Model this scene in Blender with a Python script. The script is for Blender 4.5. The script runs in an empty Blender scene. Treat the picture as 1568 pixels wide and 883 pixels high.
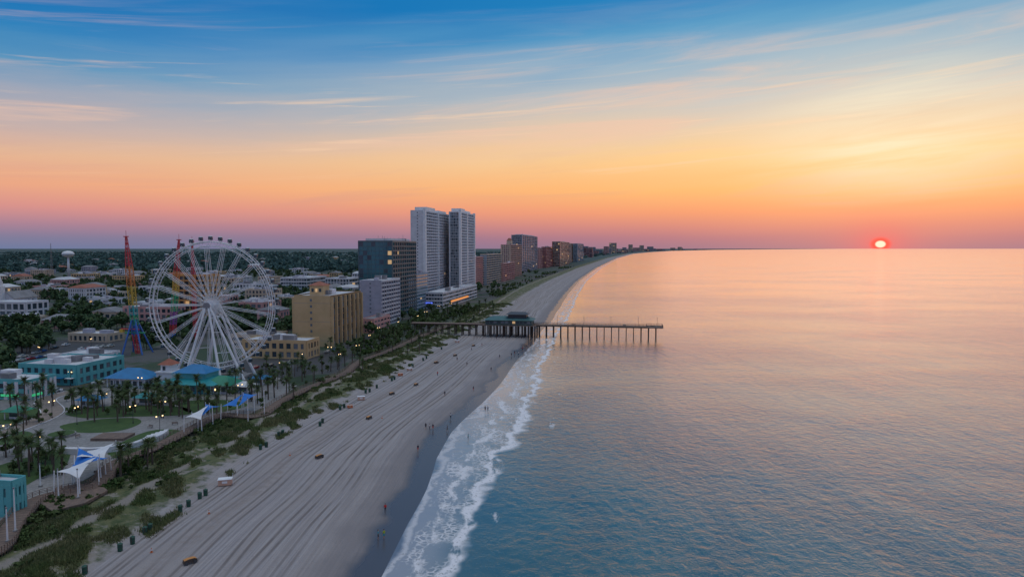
import bpy, math, random
import numpy as np
from mathutils import Vector, Matrix
random.seed(7); rng=np.random.default_rng(7)
sc=bpy.context.scene
# ---------------------------------------------------------------- camera frame: image pixels cast onto the ground plane
CAM_H=53.0; F=1045.0; PITCH=math.atan(61.5/1045)
cp,sp=math.cos(PITCH),math.sin(PITCH)
def G(u,v):
    x=(u-784)/F; y=(441.5-v)/F
    dz=cp*y-sp; dy=sp*y+cp; t=CAM_H/-dz
    return (x*t,dy*t)
def HZ(Y,v):
    y=(441.5-v)/F
    return CAM_H+Y*(cp*y-sp)/(sp*y+cp)
HEAD=math.radians(9.5)
# ---------------------------------------------------------------- node helpers
def lin(c):
    return tuple(((x/255)/12.92 if x/255<=0.04045 else ((x/255+0.055)/1.055)**2.4) for x in c)+(1,)
def N(nt,t,ins=None,**props):
    n=nt.nodes.new(t)
    for k,v in props.items(): setattr(n,k,v)
    for k,v in (ins or {}).items():
        if isinstance(v,bpy.types.NodeSocket): nt.links.new(v,n.inputs[k])
        else: n.inputs[k].default_value=v
    return n
def M(nt,op,a,b=None,c=None,clamp=False):
    n=nt.nodes.new('ShaderNodeMath'); n.operation=op; n.use_clamp=clamp
    for i,v in enumerate((a,b,c)):
        if v is None: continue
        if isinstance(v,bpy.types.NodeSocket): nt.links.new(v,n.inputs[i])
        else: n.inputs[i].default_value=v
    return n.outputs[0]
def SS(nt,x,a,b,lo=0.0,hi=1.0):
    n=N(nt,'ShaderNodeMapRange',{'Value':x,'From Min':a,'From Max':b,'To Min':lo,'To Max':hi})
    n.interpolation_type='SMOOTHSTEP'; return n.outputs[0]
def MIX(nt,f,a,b,blend='MIX'):
    n=nt.nodes.new('ShaderNodeMix'); n.data_type='RGBA'; n.blend_type=blend
    for i,v in ((0,f),(6,a),(7,b)):
        if isinstance(v,bpy.types.NodeSocket): nt.links.new(v,n.inputs[i])
        else:
            if i and len(v)==3: v=tuple(v)+(1,)
            n.inputs[i].default_value=v
    return n.outputs[2]
def RAMP(nt,f,stops,interp='LINEAR'):
    n=nt.nodes.new('ShaderNodeValToRGB'); nt.links.new(f,n.inputs[0]); cr=n.color_ramp; cr.interpolation=interp
    while len(cr.elements)<len(stops): cr.elements.new(0.5)
    for i,(p,c) in enumerate(stops):
        cr.elements[i].position=p
    for i,(p,c) in enumerate(stops):
        cr.elements[i].color=c if len(c)==4 else tuple(c)+(1,)
    return n.outputs[0]
def NOISE(nt,vec,scale,detail=3,rough=.5,dist=0):
    return N(nt,'ShaderNodeTexNoise',{'Vector':vec,'Scale':scale,'Detail':detail,'Roughness':rough,'Distortion':dist}).outputs[0]
def COMB(nt,x,y,z=0.0):
    return N(nt,'ShaderNodeCombineXYZ',{'X':x,'Y':y,'Z':z}).outputs[0]
def base(name):
    m=bpy.data.materials.new(name); m.use_nodes=True; nt=m.node_tree
    return m,nt,nt.nodes['Principled BSDF']
MATS={}
def pm(name,c1,c2=None,scale=.5,rough=.7,bump=0.0,metal=0.0,emis=None,es=0,spec=.4,detail=4,fine=None):
    if name in MATS: return MATS[name]
    m,nt,bs=base(name)
    c2=c2 or tuple(x*.8 for x in c1)
    pos=N(nt,'ShaderNodeNewGeometry').outputs['Position']
    nz=NOISE(nt,pos,scale,detail,.6)
    f=SS(nt,nz,.32,.68)
    col=MIX(nt,f,c1,c2)
    if fine:
        nf=NOISE(nt,pos,fine,2,.6); col=MIX(nt,SS(nt,nf,.35,.65,0,.45),col,tuple(x*.45 for x in c1))
    nt.links.new(col,bs.inputs['Base Color'])
    bs.inputs['Roughness'].default_value=rough; bs.inputs['Metallic'].default_value=metal
    bs.inputs['Specular IOR Level'].default_value=spec
    if bump:
        b=N(nt,'ShaderNodeBump',{'Height':nz,'Strength':bump,'Distance':.2}); nt.links.new(b.outputs[0],bs.inputs['Normal'])
    if emis:
        bs.inputs['Emission Color'].default_value=tuple(emis)+(1,); bs.inputs['Emission Strength'].default_value=es
    MATS[name]=m; return m
# ---------------------------------------------------------------- mesh builder
class MB:
    def __init__(s): s.v=[];s.f=[];s.m=[];s.mats=[]
    def mi(s,mat):
        if mat not in s.mats: s.mats.append(mat)
        return s.mats.index(mat)
    def face(s,pts,mat):
        n=len(s.v); s.v.extend([tuple(p) for p in pts]); s.f.append(tuple(range(n,n+len(pts)))); s.m.append(s.mi(mat))
    def obox(s,o,ax,ay,az,mat,top=None):
        o=Vector(o);ax=Vector(ax);ay=Vector(ay);az=Vector(az)
        n=len(s.v)
        for k in (0,1):
            for (i,j) in ((0,0),(1,0),(1,1),(0,1)):
                s.v.append(tuple(o+ax*i+ay*j+az*k))
        k=s.mi(mat); kt=s.mi(top) if top else k
        if ax.cross(ay).dot(az)>0:
            fs=[(3,2,1,0),(4,5,6,7),(0,1,5,4),(1,2,6,5),(2,3,7,6),(3,0,4,7)]
        else:
            fs=[(0,1,2,3),(7,6,5,4),(4,5,1,0),(5,6,2,1),(6,7,3,2),(7,4,0,3)]
        for i,f in enumerate(fs):
            s.f.append(tuple(n+x for x in f)); s.m.append(kt if i==1 else k)
    def box(s,x,y,z,w,d,h,mat,rot=0,top=None):
        c,si=math.cos(rot),math.sin(rot)
        ax=Vector((c,si,0))*w; ay=Vector((-si,c,0))*d
        s.obox(Vector((x,y,z))-ax/2-ay/2,ax,ay,(0,0,h),mat,top)
    def tube(s,p,q,r,mat,n=6,r2=None,cap=True):
        p=Vector(p);q=Vector(q);d=q-p
        if d.length<1e-6: return
        d.normalize(); a=d.orthogonal().normalized(); b=d.cross(a); r2=r if r2 is None else r2
        k=len(s.v); m=s.mi(mat)
        for (c,rr) in ((p,r),(q,r2)):
            for i in range(n):
                t=2*math.pi*i/n; s.v.append(tuple(c+(a*math.cos(t)+b*math.sin(t))*rr))
        for i in range(n):
            j=(i+1)%n; s.f.append((k+i,k+j,k+n+j,k+n+i)); s.m.append(m)
        if cap:
            s.f.append(tuple(k+i for i in reversed(range(n)))); s.m.append(m)
            s.f.append(tuple(k+n+i for i in range(n))); s.m.append(m)
    def ell(s,c,rx,ry,rz,mat,nu=10,nv=6,ax=0):
        k=len(s.v); m=s.mi(mat)
        for j in range(nv+1):
            th=math.pi*j/nv
            for i in range(nu):
                ph=2*math.pi*i/nu
                s.v.append((c[0]+rx*math.sin(th)*math.cos(ph),c[1]+ry*math.sin(th)*math.sin(ph),c[2]+rz*math.cos(th)))
        for j in range(nv):
            for i in range(nu):
                i2=(i+1)%nu
                s.f.append((k+j*nu+i,k+(j+1)*nu+i,k+(j+1)*nu+i2,k+j*nu+i2)); s.m.append(m)
    def poly_slab(s,pts,z0,z1,mat,top=None):
        n=len(pts); 
        s.face([(p[0],p[1],z1) for p in pts],top or mat)
        for i in range(n):
            a=pts[i];b=pts[(i+1)%n]
            s.face([(a[0],a[1],z0),(b[0],b[1],z0),(b[0],b[1],z1),(a[0],a[1],z1)],mat)
    def build(s,name,parent=None,smooth=False,loc=None,rz=0,data_only=False):
        me=bpy.data.meshes.new(name); me.from_pydata(s.v,[],s.f); 
        for m in s.mats: me.materials.append(m)
        me.polygons.foreach_set('material_index',s.m)
        if smooth: me.polygons.foreach_set('use_smooth',[True]*len(s.f))
        me.update()
        if data_only: return me
        return put(name,me,loc,rz,parent)
def put(name,me,loc=None,rz=0,parent=None,scale=1):
    o=bpy.data.objects.new(name,me); sc.collection.objects.link(o)
    if loc is not None: o.location=(loc[0],loc[1],loc[2] if len(loc)>2 else 0)
    o.rotation_euler=(0,0,rz); o.scale=(scale,)*3 if not hasattr(scale,'__len__') else scale
    if parent: o.parent=parent
    return o
def empty(name,loc=(0,0,0)):
    o=bpy.data.objects.new(name,None); sc.collection.objects.link(o); o.location=loc; return o
def np_mesh(name,V,nper,mats,midx=None):
    me=bpy.data.meshes.new(name); nv=len(V); nf=nv//nper
    me.vertices.add(nv); me.vertices.foreach_set('co',V.astype(np.float32).ravel())
    me.loops.add(nv); me.loops.foreach_set('vertex_index',np.arange(nv,dtype=np.int32))
    me.polygons.add(nf); me.polygons.foreach_set('loop_start',np.arange(0,nv,nper,dtype=np.int32))
    for m in mats: me.materials.append(m)
    if midx is not None: me.polygons.foreach_set('material_index',midx.astype(np.int32))
    me.update(calc_edges=True); me.validate()
    return me
# ---------------------------------------------------------------- coast
wp=[G(*p) for p in [(598,883),(628,800),(652,750),(672,700),(700,660),(742,618),(780,570),(806,540),(824,515),(838,500),(850,485),(871,450),(888,430),(915,410),(945,395)]]
wY=np.array([-400]+[p[1] for p in wp]+[6500,9500,14000,22000,32000,70000.]); wX=np.array([-45]+[p[0] for p in wp]+[1150,1950,3300,6500,11800,34000.])
def water_x(Y): return np.interp(Y,wY,wX)+1.3*np.sin(np.asarray(Y)/19.)*np.exp(-np.abs(np.asarray(Y))/500)
pp_=[G(*p) for p in [(-80,900),(0,872),(60,845),(100,825),(180,775),(215,750),(290,715),(350,680),(400,650),(460,620),(500,597),(560,562),(620,542),(665,515),(700,503)]]
pp_.sort(key=lambda p:p[1]); pY=np.array([p[1] for p in pp_]+[900.,4000]); pX=np.array([p[0] for p in pp_]+[10.,500])
def path_x(Y): return np.interp(Y,pY,pX)+.8*np.sin(np.asarray(Y)/7.)+.4*np.sin(np.asarray(Y)/3.1)
def prof(s,x,y):
    z=np.interp(s,[-1e6,-80,-50,-14,0,30,400,1e6],[0,0,0,-.02,-.28,-1.6,-8,-12])
    dune=np.clip((s+72)/6,0,1)*np.clip((-50-s)/5,0,1)
    z=z+dune*(.55+.35*np.sin(x*.9+y*.21)*np.sin(y*.37-x*.2)+.25*np.sin(x*.33+1)*np.sin(y*.13))
    return z
def grid(name,rows,cols,zf,mat,attrs):
    R,C=len(rows),len(cols)
    S,Y=np.meshgrid(cols,rows); W=water_x(Y); X=W+S
    Z=zf(S,X,Y)
    V=np.stack([X,Y,Z],-1).reshape(-1,3)
    me=bpy.data.meshes.new(name)
    idx=np.arange(R*C).reshape(R,C)
    Fq=np.stack([idx[:-1,:-1],idx[:-1,1:],idx[1:,1:],idx[1:,:-1]],-1).reshape(-1,4)
    me.vertices.add(R*C); me.vertices.foreach_set('co',V.astype(np.float32).ravel())
    me.loops.add(Fq.size); me.loops.foreach_set('vertex_index',Fq.ravel().astype(np.int32))
    me.polygons.add(len(Fq)); me.polygons.foreach_set('loop_start',np.arange(0,Fq.size,4,dtype=np.int32))
    me.polygons.foreach_set('use_smooth',[True]*len(Fq))
    me.materials.append(mat); me.update(calc_edges=True)
    for k,fn in attrs.items():
        a=me.attributes.new(k,'FLOAT','POINT'); a.data.foreach_set('value',fn(S,X,Y).astype(np.float32).ravel())
    return put(name,me)
rows=np.concatenate([np.arange(-300,60,30),np.arange(60,640,3.),np.geomspace(640,70000,130)])
cols=np.concatenate([[-90000,-45000,-20000,-10000,-5000,-2500,-1200,-600,-300,-200,-150,-120,-100,-90],np.arange(-84,14,1.5),[15,20,30,60,150,400,2000,20000,90000]])
# ---------------------------------------------------------------- ground material
def ground_mat():
    m,nt,bs=base('ground_material')
    pos=N(nt,'ShaderNodeNewGeometry').outputs['Position']
    xyz=N(nt,'ShaderNodeSeparateXYZ',{'Vector':pos}).outputs
    s=N(nt,'ShaderNodeAttribute',attribute_name='shore').outputs['Fac']
    p=N(nt,'ShaderNodeAttribute',attribute_name='trail').outputs['Fac']
    nb=NOISE(nt,pos,.09,4,.6); nm=NOISE(nt,pos,.5,4,.6); nf=NOISE(nt,pos,3,3,.6)
    sw=M(nt,'ADD',s,M(nt,'MULTIPLY',M(nt,'SUBTRACT',NOISE(nt,COMB(nt,0.0,xyz[1]),.006,1),.5),8.0))
    l1=NOISE(nt,COMB(nt,M(nt,'MULTIPLY',sw,1.3),M(nt,'MULTIPLY',xyz[1],.018)),1.0,5,.75)
    l2=NOISE(nt,COMB(nt,M(nt,'MULTIPLY',s,.35),M(nt,'MULTIPLY',xyz[1],.006),3.0),1.0,2,.5)
    line=SS(nt,l1,.36,.62)
    sand=MIX(nt,line,(.255,.23,.235),(.385,.35,.35))
    sand=MIX(nt,SS(nt,l2,.35,.65,0,.5),sand,(.31,.265,.245))
    tr=None
    for c,ph,am in ((-18.,1.,6.),(-23.,29.,9.),(-27.,5.,14.),(-34.,9.,10.),(-38.,13.,22.),(-43.6,17.,6.),(-46.2,21.,12.)):
        w=M(nt,'ADD',s,M(nt,'MULTIPLY',M(nt,'SUBTRACT',NOISE(nt,COMB(nt,ph,xyz[1]),.011,1),.5),am))
        d=M(nt,'ABSOLUTE',M(nt,'SUBTRACT',M(nt,'ABSOLUTE',M(nt,'SUBTRACT',w,c)),.9))
        t=SS(nt,d,.12,.45,1,0); tr=t if tr is None else M(nt,'MAXIMUM',tr,t)
    tr=M(nt,'MULTIPLY',tr,SS(nt,NOISE(nt,pos,.05,3),.35,.6,.35,.85))
    sand=MIX(nt,tr,sand,(.15,.125,.118))
    lane=M(nt,'ADD',s,M(nt,'MULTIPLY',M(nt,'SUBTRACT',NOISE(nt,COMB(nt,3.,xyz[1]),.014,2),.5),9.))
    ln=M(nt,'MULTIPLY',SS(nt,lane,-41.,-39.5),SS(nt,lane,-37.5,-36.,1,0))
    sand=MIX(nt,M(nt,'MULTIPLY',ln,SS(nt,nm,.3,.7,.15,.65)),sand,(.24,.19,.165))
    foot=M(nt,'MULTIPLY',SS(nt,nf,.52,.66),M(nt,'MULTIPLY',SS(nt,nm,.40,.6),.40))
    sand=MIX(nt,foot,sand,(.17,.15,.145))
    sand=MIX(nt,SS(nt,nb,.4,.7,0,.35),sand,(.32,.285,.28))
    wob=M(nt,'ADD',s,M(nt,'MULTIPLY',M(nt,'SUBTRACT',NOISE(nt,pos,.07,3),.5),9.0))
    damp=SS(nt,wob,-16.,-10.); wet=SS(nt,wob,-9.,-5.)
    col=MIX(nt,M(nt,'MULTIPLY',damp,.65),sand,(.20,.18,.185))
    col=MIX(nt,wet,col,(.085,.078,.085))
    sd=M(nt,'ADD',s,M(nt,'ADD',M(nt,'MULTIPLY',M(nt,'SUBTRACT',nb,.5),14.),M(nt,'MULTIPLY',M(nt,'SUBTRACT',nm,.5),7.)))
    veg=SS(nt,sd,-50.,-54.)
    green=MIX(nt,SS(nt,nm,.35,.65),(.05,.072,.022),(.13,.13,.055))
    patch=SS(nt,NOISE(nt,pos,.22,4,.65),.52,.62)
    green=MIX(nt,patch,green,(.25,.22,.185))
    pa=M(nt,'ABSOLUTE',M(nt,'ADD',p,M(nt,'MULTIPLY',M(nt,'SUBTRACT',nm,.5),3.0)))
    green=MIX(nt,SS(nt,pa,.5,1.9,1,0),green,MIX(nt,nf,(.20,.17,.145),(.30,.26,.23)))
    col=MIX(nt,veg,col,green)
    inl=SS(nt,sd,-72.,-76.)
    town=MIX(nt,SS(nt,NOISE(nt,pos,.03,4,.6),.45,.55),(.035,.06,.028),(.09,.09,.088))
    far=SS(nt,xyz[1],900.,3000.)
    town=MIX(nt,far,town,MIX(nt,SS(nt,NOISE(nt,pos,.004,6,.7),.4,.6),(.025,.065,.07),(.045,.09,.085)))  # far forest floor, air haze painted in as a bluish tint
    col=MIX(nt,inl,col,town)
    nt.links.new(col,bs.inputs['Base Color'])
    nt.links.new(M(nt,'SUBTRACT',.95,M(nt,'MULTIPLY',wet,.68)),bs.inputs['Roughness'])
    bs.inputs['Specular IOR Level'].default_value=.5
    h=M(nt,'ADD',M(nt,'MULTIPLY',l1,.5),M(nt,'MULTIPLY',nf,.45)); h=M(nt,'SUBTRACT',h,M(nt,'MULTIPLY',tr,.25)); h=M(nt,'MULTIPLY',h,M(nt,'SUBTRACT',1.0,wet))
    b=N(nt,'ShaderNodeBump',{'Height':h,'Strength':.8,'Distance':.35}); nt.links.new(b.outputs[0],bs.inputs['Normal'])
    return m
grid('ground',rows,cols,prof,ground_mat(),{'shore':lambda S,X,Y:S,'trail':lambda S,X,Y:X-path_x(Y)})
# ---------------------------------------------------------------- sea
fwY=[-300,110,133,173,198,233,290,410,800,2000,70000]; fwX=[10,11,11,16,21,17,13,11,11,11,10]
def sea_mat():
    m,nt,bs=base('sea_water')
    pos=N(nt,'ShaderNodeNewGeometry').outputs['Position']
    xyz=N(nt,'ShaderNodeSeparateXYZ',{'Vector':pos}).outputs
    s=N(nt,'ShaderNodeAttribute',attribute_name='shore').outputs['Fac']
    q=N(nt,'ShaderNodeAttribute',attribute_name='surf').outputs['Fac']
    v1=COMB(nt,M(nt,'MULTIPLY',xyz[0],1.0),M(nt,'MULTIPLY',xyz[1],.85))
    n1=NOISE(nt,v1,.42,5,.62,.4); n2=NOISE(nt,COMB(nt,xyz[0],M(nt,'MULTIPLY',xyz[1],.35)),.06,3,.55,.5)
    n3=NOISE(nt,v1,1.8,3,.6)
    gust=SS(nt,NOISE(nt,COMB(nt,M(nt,'MULTIPLY',xyz[0],.5),xyz[1]),.008,4,.6),.35,.65,.55,1.2)
    h=M(nt,'ADD',M(nt,'MULTIPLY',n1,.95),M(nt,'ADD',M(nt,'MULTIPLY',n2,1.6),M(nt,'MULTIPLY',n3,.18)))
    calm=SS(nt,s,2.,35.,.35,1.)
    h=M(nt,'MULTIPLY',M(nt,'MULTIPLY',h,calm),gust)
    w=M(nt,'ADD',q,M(nt,'MULTIPLY',M(nt,'SUBTRACT',NOISE(nt,pos,.09,3),.5),.75))
    lace=N(nt,'ShaderNodeTexVoronoi',{'Vector':N(nt,'ShaderNodeVectorMath',{0:pos,1:N(nt,'ShaderNodeTexNoise',{'Vector':pos,'Scale':.6}).outputs['Color']},operation='ADD').outputs[0],'Scale':.8},feature='DISTANCE_TO_EDGE').outputs['Distance']
    lc=SS(nt,lace,.05,.25,1,0)
    fn=NOISE(nt,pos,1.3,5,.75); fb=NOISE(nt,COMB(nt,M(nt,'MULTIPLY',xyz[0],1.0),M(nt,'MULTIPLY',xyz[1],.35)),.2,4,.65)
    lead=M(nt,'MULTIPLY',SS(nt,w,-.12,0.02),SS(nt,w,.04,.16,1,0))
    mid=M(nt,'MULTIPLY',M(nt,'MULTIPLY',SS(nt,w,.34,.42),SS(nt,w,.46,.62,1,0)),SS(nt,fb,.44,.54))
    brk=M(nt,'MULTIPLY',M(nt,'MULTIPLY',SS(nt,w,.72,.82),SS(nt,w,.9,1.06,1,0)),SS(nt,fb,.36,.48))
    body=M(nt,'MULTIPLY',M(nt,'MULTIPLY',SS(nt,w,0.,.2),SS(nt,w,.7,1.0,1,0)),M(nt,'MULTIPLY',lc,SS(nt,fb,.34,.58)))
    out=M(nt,'MULTIPLY',M(nt,'MULTIPLY',SS(nt,w,1.25,1.33),SS(nt,w,1.4,1.6,1,0)),SS(nt,fb,.60,.68,0,.7))
    foam=M(nt,'MAXIMUM',M(nt,'MAXIMUM',M(nt,'MULTIPLY',lead,.65),M(nt,'MAXIMUM',brk,M(nt,'MULTIPLY',mid,.9))),M(nt,'MAXIMUM',M(nt,'MULTIPLY',body,.8),out))
    foam=M(nt,'MULTIPLY',foam,SS(nt,fn,.26,.48),clamp=True)
    veil=M(nt,'MULTIPLY',SS(nt,w,-.1,.1),SS(nt,w,.5,1.1,.30,0))
    foam=M(nt,'MAXIMUM',foam,veil)
    deep=MIX(nt,SS(nt,n2,.35,.65),(.018,.092,.095),(.034,.12,.118))
    col=MIX(nt,SS(nt,s,3.,30.,1,0),deep,(.09,.14,.13))
    col=MIX(nt,SS(nt,s,0.,12.,1,0),col,(.18,.17,.17))
    col=MIX(nt,foam,col,(.80,.78,.80))
    hh=M(nt,'ADD',h,M(nt,'MULTIPLY',foam,.10))
    b=N(nt,'ShaderNodeBump',{'Height':hh,'Strength':.55,'Distance':.62}).outputs[0]
    dif=N(nt,'ShaderNodeBsdfDiffuse',{'Color':col,'Normal':b}).outputs[0]
    gl=N(nt,'ShaderNodeBsdfGlossy',{'Color':(.92,.89,.90,1),'Roughness':.13,'Normal':b}).outputs[0]
    fr=N(nt,'ShaderNodeFresnel',{'IOR':1.85,'Normal':N(nt,'ShaderNodeBump',{'Height':hh,'Strength':.45,'Distance':.5}).outputs[0]}).outputs[0]
    fac=M(nt,'MULTIPLY',M(nt,'MULTIPLY',fr,1.36),SS(nt,foam,0.,1.,1,.1),clamp=True)
    mx=N(nt,'ShaderNodeMixShader',{0:fac,1:dif,2:gl}).outputs[0]
    nt.links.new(mx,nt.nodes['Material Output'].inputs['Surface']); nt.nodes.remove(bs)
    return m
scol=np.concatenate([np.arange(-6,60,1.5),[65,80,100,140,200,400,1000,4000,15000,50000,90000]])
grid('sea_water',rows,scol,lambda S,X,Y:-.27+.05*np.clip(-S/6,0,1)+0*X,sea_mat(),{'shore':lambda S,X,Y:S,'surf':lambda S,X,Y:S/np.interp(Y,fwY,fwX)})
# ---------------------------------------------------------------- sky / world
w=bpy.data.worlds.new('World'); sc.world=w; w.use_nodes=True; nt=w.node_tree
bg=nt.nodes['Background']
AZ=math.degrees(math.atan((1347-784)/F)); EL=.30
d=N(nt,'ShaderNodeTexCoord').outputs['Generated']
xyz=N(nt,'ShaderNodeSeparateXYZ',{'Vector':N(nt,'ShaderNodeVectorMath',{0:d},operation='NORMALIZE').outputs[0]}).outputs
el=M(nt,'MULTIPLY',M(nt,'ARCSINE',xyz[2]),57.2958)
az=M(nt,'MULTIPLY',M(nt,'ARCTAN2',xyz[0],xyz[1]),57.2958)
slant=M(nt,'ADD',el,M(nt,'MULTIPLY',az,-.07))
c1=NOISE(nt,COMB(nt,M(nt,'MULTIPLY',az,.018),M(nt,'MULTIPLY',slant,.12),1.7),1.0,5,.5,.3)
c2=NOISE(nt,COMB(nt,M(nt,'MULTIPLY',az,.04),M(nt,'MULTIPLY',slant,.5),7.3),1.0,5,.6,.5)
amp=SS(nt,el,2.5,14.,0.5,7.0)
ew=M(nt,'ADD',el,M(nt,'MULTIPLY',M(nt,'SUBTRACT',c1,.5),amp))
ew=M(nt,'ADD',ew,M(nt,'MULTIPLY',M(nt,'SUBTRACT',c2,.5),M(nt,'MULTIPLY',amp,.4)))
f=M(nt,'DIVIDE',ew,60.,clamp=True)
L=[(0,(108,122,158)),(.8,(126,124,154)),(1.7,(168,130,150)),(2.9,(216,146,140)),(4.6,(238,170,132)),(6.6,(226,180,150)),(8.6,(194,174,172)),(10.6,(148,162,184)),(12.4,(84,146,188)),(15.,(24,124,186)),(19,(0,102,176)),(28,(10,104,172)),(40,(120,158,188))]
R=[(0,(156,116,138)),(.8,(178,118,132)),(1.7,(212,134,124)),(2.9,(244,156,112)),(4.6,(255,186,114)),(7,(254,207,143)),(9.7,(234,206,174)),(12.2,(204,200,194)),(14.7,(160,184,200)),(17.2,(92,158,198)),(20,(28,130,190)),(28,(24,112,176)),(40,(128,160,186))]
top=[(1.0,(.86,.89,.95,1))]  # overhead sky out of view, brightened to lift the scene lighting
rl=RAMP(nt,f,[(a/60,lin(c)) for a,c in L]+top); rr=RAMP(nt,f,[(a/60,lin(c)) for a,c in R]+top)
t=SS(nt,M(nt,'ABSOLUTE',M(nt,'SUBTRACT',az,AZ)),5.,72.,1,0)
sky=MIX(nt,t,rl,rr)
c3=NOISE(nt,COMB(nt,M(nt,'MULTIPLY',az,.03),M(nt,'MULTIPLY',slant,.42),11.),1.0,6,.62,.8)
veil=M(nt,'MULTIPLY',SS(nt,c3,.49,.70),M(nt,'MULTIPLY',SS(nt,el,6.,10.),SS(nt,el,12.5,18.,1,0.08)))
sky=MIX(nt,M(nt,'MULTIPLY',veil,.62),sky,lin((242,198,172)))
c4=NOISE(nt,COMB(nt,M(nt,'MULTIPLY',az,.05),M(nt,'MULTIPLY',slant,1.3),23.),1.0,5,.6,.4)
st=M(nt,'MULTIPLY',SS(nt,c4,.56,.72),M(nt,'MULTIPLY',SS(nt,el,4.,8.),SS(nt,el,11.,16.,1,0)))
sky=MIX(nt,M(nt,'MULTIPLY',st,.45),sky,lin((252,212,174)))
dk=M(nt,'MULTIPLY',SS(nt,c2,.5,.7),M(nt,'MULTIPLY',SS(nt,el,.6,2.5),SS(nt,el,5.,9.,1,0)))
sky=MIX(nt,M(nt,'MULTIPLY',dk,.28),sky,lin((208,148,144)))
da=M(nt,'DIVIDE',M(nt,'SUBTRACT',az,AZ+1),8.); ga=M(nt,'EXPONENT',M(nt,'MULTIPLY',M(nt,'MULTIPLY',da,da),-1.))
glow=M(nt,'MULTIPLY',M(nt,'MULTIPLY',ga,SS(nt,el,1.5,8.)),SS(nt,el,8.,17.,1,0))
sky=MIX(nt,M(nt,'MULTIPLY',glow,SS(nt,c2,.3,.7,.15,.8)),sky,lin((255,240,205)))
de=M(nt,'MULTIPLY',M(nt,'SUBTRACT',el,EL),1.35); dz_=M(nt,'SUBTRACT',az,AZ)
ang=M(nt,'SQRT',M(nt,'ADD',M(nt,'MULTIPLY',de,de),M(nt,'MULTIPLY',dz_,dz_)))
g2=M(nt,'EXPONENT',M(nt,'MULTIPLY',ang,-.62)); sky=MIX(nt,M(nt,'MULTIPLY',g2,.85),sky,lin((242,86,104)))
sky=MIX(nt,SS(nt,ang,.42,.85,.9,0),sky,lin((255,46,70)))
sky=MIX(nt,SS(nt,ang,.26,.40,1,0),sky,(1.1,.84,.64,1))
nis=N(nt,'ShaderNodeTexSky',sky_type='NISHITA',sun_disc=False,sun_elevation=math.radians(4),sun_rotation=math.radians(AZ))
ns=MIX(nt,1.0,nis.outputs[0],(.003,.003,.003),'MULTIPLY')
sky=MIX(nt,1.0,sky,ns,'ADD')
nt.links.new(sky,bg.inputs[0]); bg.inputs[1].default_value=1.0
# haze-diffused rising sun: broad and weak
sl=bpy.data.lights.new('sun','SUN'); sl.energy=.055; sl.angle=math.radians(34); sl.color=(1,.55,.40)
so=bpy.data.objects.new('sun',sl); sc.collection.objects.link(so)
sdir=Vector((math.sin(math.radians(AZ)),math.cos(math.radians(AZ)),math.tan(math.radians(9))))
so.rotation_euler=sdir.to_track_quat('Z','Y').to_euler()
# ---------------------------------------------------------------- materials
WHITE=pm('white_paint',(.80,.80,.81),(.68,.68,.70),.4,.5)
STUCCO=pm('white_stucco',(.68,.67,.70),(.57,.57,.60),.2,.8)
GREYW=pm('grey_wall',(.40,.39,.46),(.33,.33,.39),.2,.8)
TAN=pm('tan_stucco',(.60,.42,.23),(.52,.36,.19),.15,.8)
TAND=pm('tan_dark_trim',(.28,.18,.09),None,.3,.8)
CREAM=pm('cream_stucco',(.62,.48,.36),(.54,.42,.31),.2,.8)
PINK=pm('pink_stucco',(.60,.33,.31),(.52,.28,.26),.2,.8)
BRICK=pm('brick_red',(.38,.14,.13),(.30,.11,.10),.3,.85)
DARKF=pm('dark_frame',(.06,.065,.075),(.045,.05,.06),.3,.5)
TEALF=pm('teal_grey_frame',(.10,.15,.17),(.08,.12,.14),.3,.5)
BLUEG=pm('blue_grey_wall',(.29,.36,.44),(.23,.30,.37),.2,.7)
GL1=pm('window_glass_dark',(.03,.05,.07),(.045,.07,.09),.08,.08,spec=.9)
GL2=pm('window_glass_curtained',(.18,.21,.24),(.11,.14,.17),.3,.25,spec=.6)
GL3=pm('window_glass_lit',(.45,.33,.2),None,.3,.4,emis=(1,.62,.28),es=.4)
GLT=pm('teal_curtain_glass',(.02,.11,.14),(.035,.15,.175),.05,.06,spec=1)
CONC=pm('concrete',(.31,.295,.29),(.245,.235,.23),.15,.85,fine=1.2)
ASPH=pm('asphalt',(.075,.075,.08),(.055,.055,.06),.1,.85,fine=1.5)
ROOFW=pm('white_membrane_roof',(.58,.59,.62),(.45,.46,.49),.12,.8)
ROOFG=pm('grey_roof',(.25,.25,.27),(.18,.18,.19),.15,.85)
ROOFR=pm('terracotta_roof',(.36,.13,.09),(.29,.11,.07),.4,.8)
BLUER=pm('blue_metal_roof',(.02,.20,.45),(.015,.16,.36),.3,.45)
TEALR=pm('teal_metal_roof',(.03,.30,.32),(.02,.24,.26),.3,.45)
GREENR=pm('green_metal_roof',(.03,.26,.15),(.02,.2,.12),.3,.45)
TEALW=pm('turquoise_wall',(.12,.43,.45),(.10,.37,.39),.3,.7)
WOOD=pm('weathered_wood',(.24,.165,.13),(.16,.115,.095),.8,.85,fine=4)
WOODD=pm('dark_timber',(.085,.065,.055),(.06,.048,.042),.6,.85)
GRASS=pm('lawn_grass',(.065,.12,.03),(.045,.09,.025),.3,.9,fine=3)
STEELG=pm('grey_steel',(.28,.28,.30),None,.5,.5,metal=.3)
LAMPG=pm('lamp_glow',(.9,.7,.4),None,1,.5,emis=(1,.66,.30),es=3)
NEONG=pm('green_sign_panel',(.05,.5,.25),None,1,.5,emis=(.1,1,.4),es=.3)
NEONO=pm('amber_light_panel',(.8,.35,.1),None,1,.5,emis=(1,.35,.08),es=.6)
NEONB=pm('blue_light_panel',(.1,.2,.9),None,1,.5,emis=(.12,.2,1),es=1.0)
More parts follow.
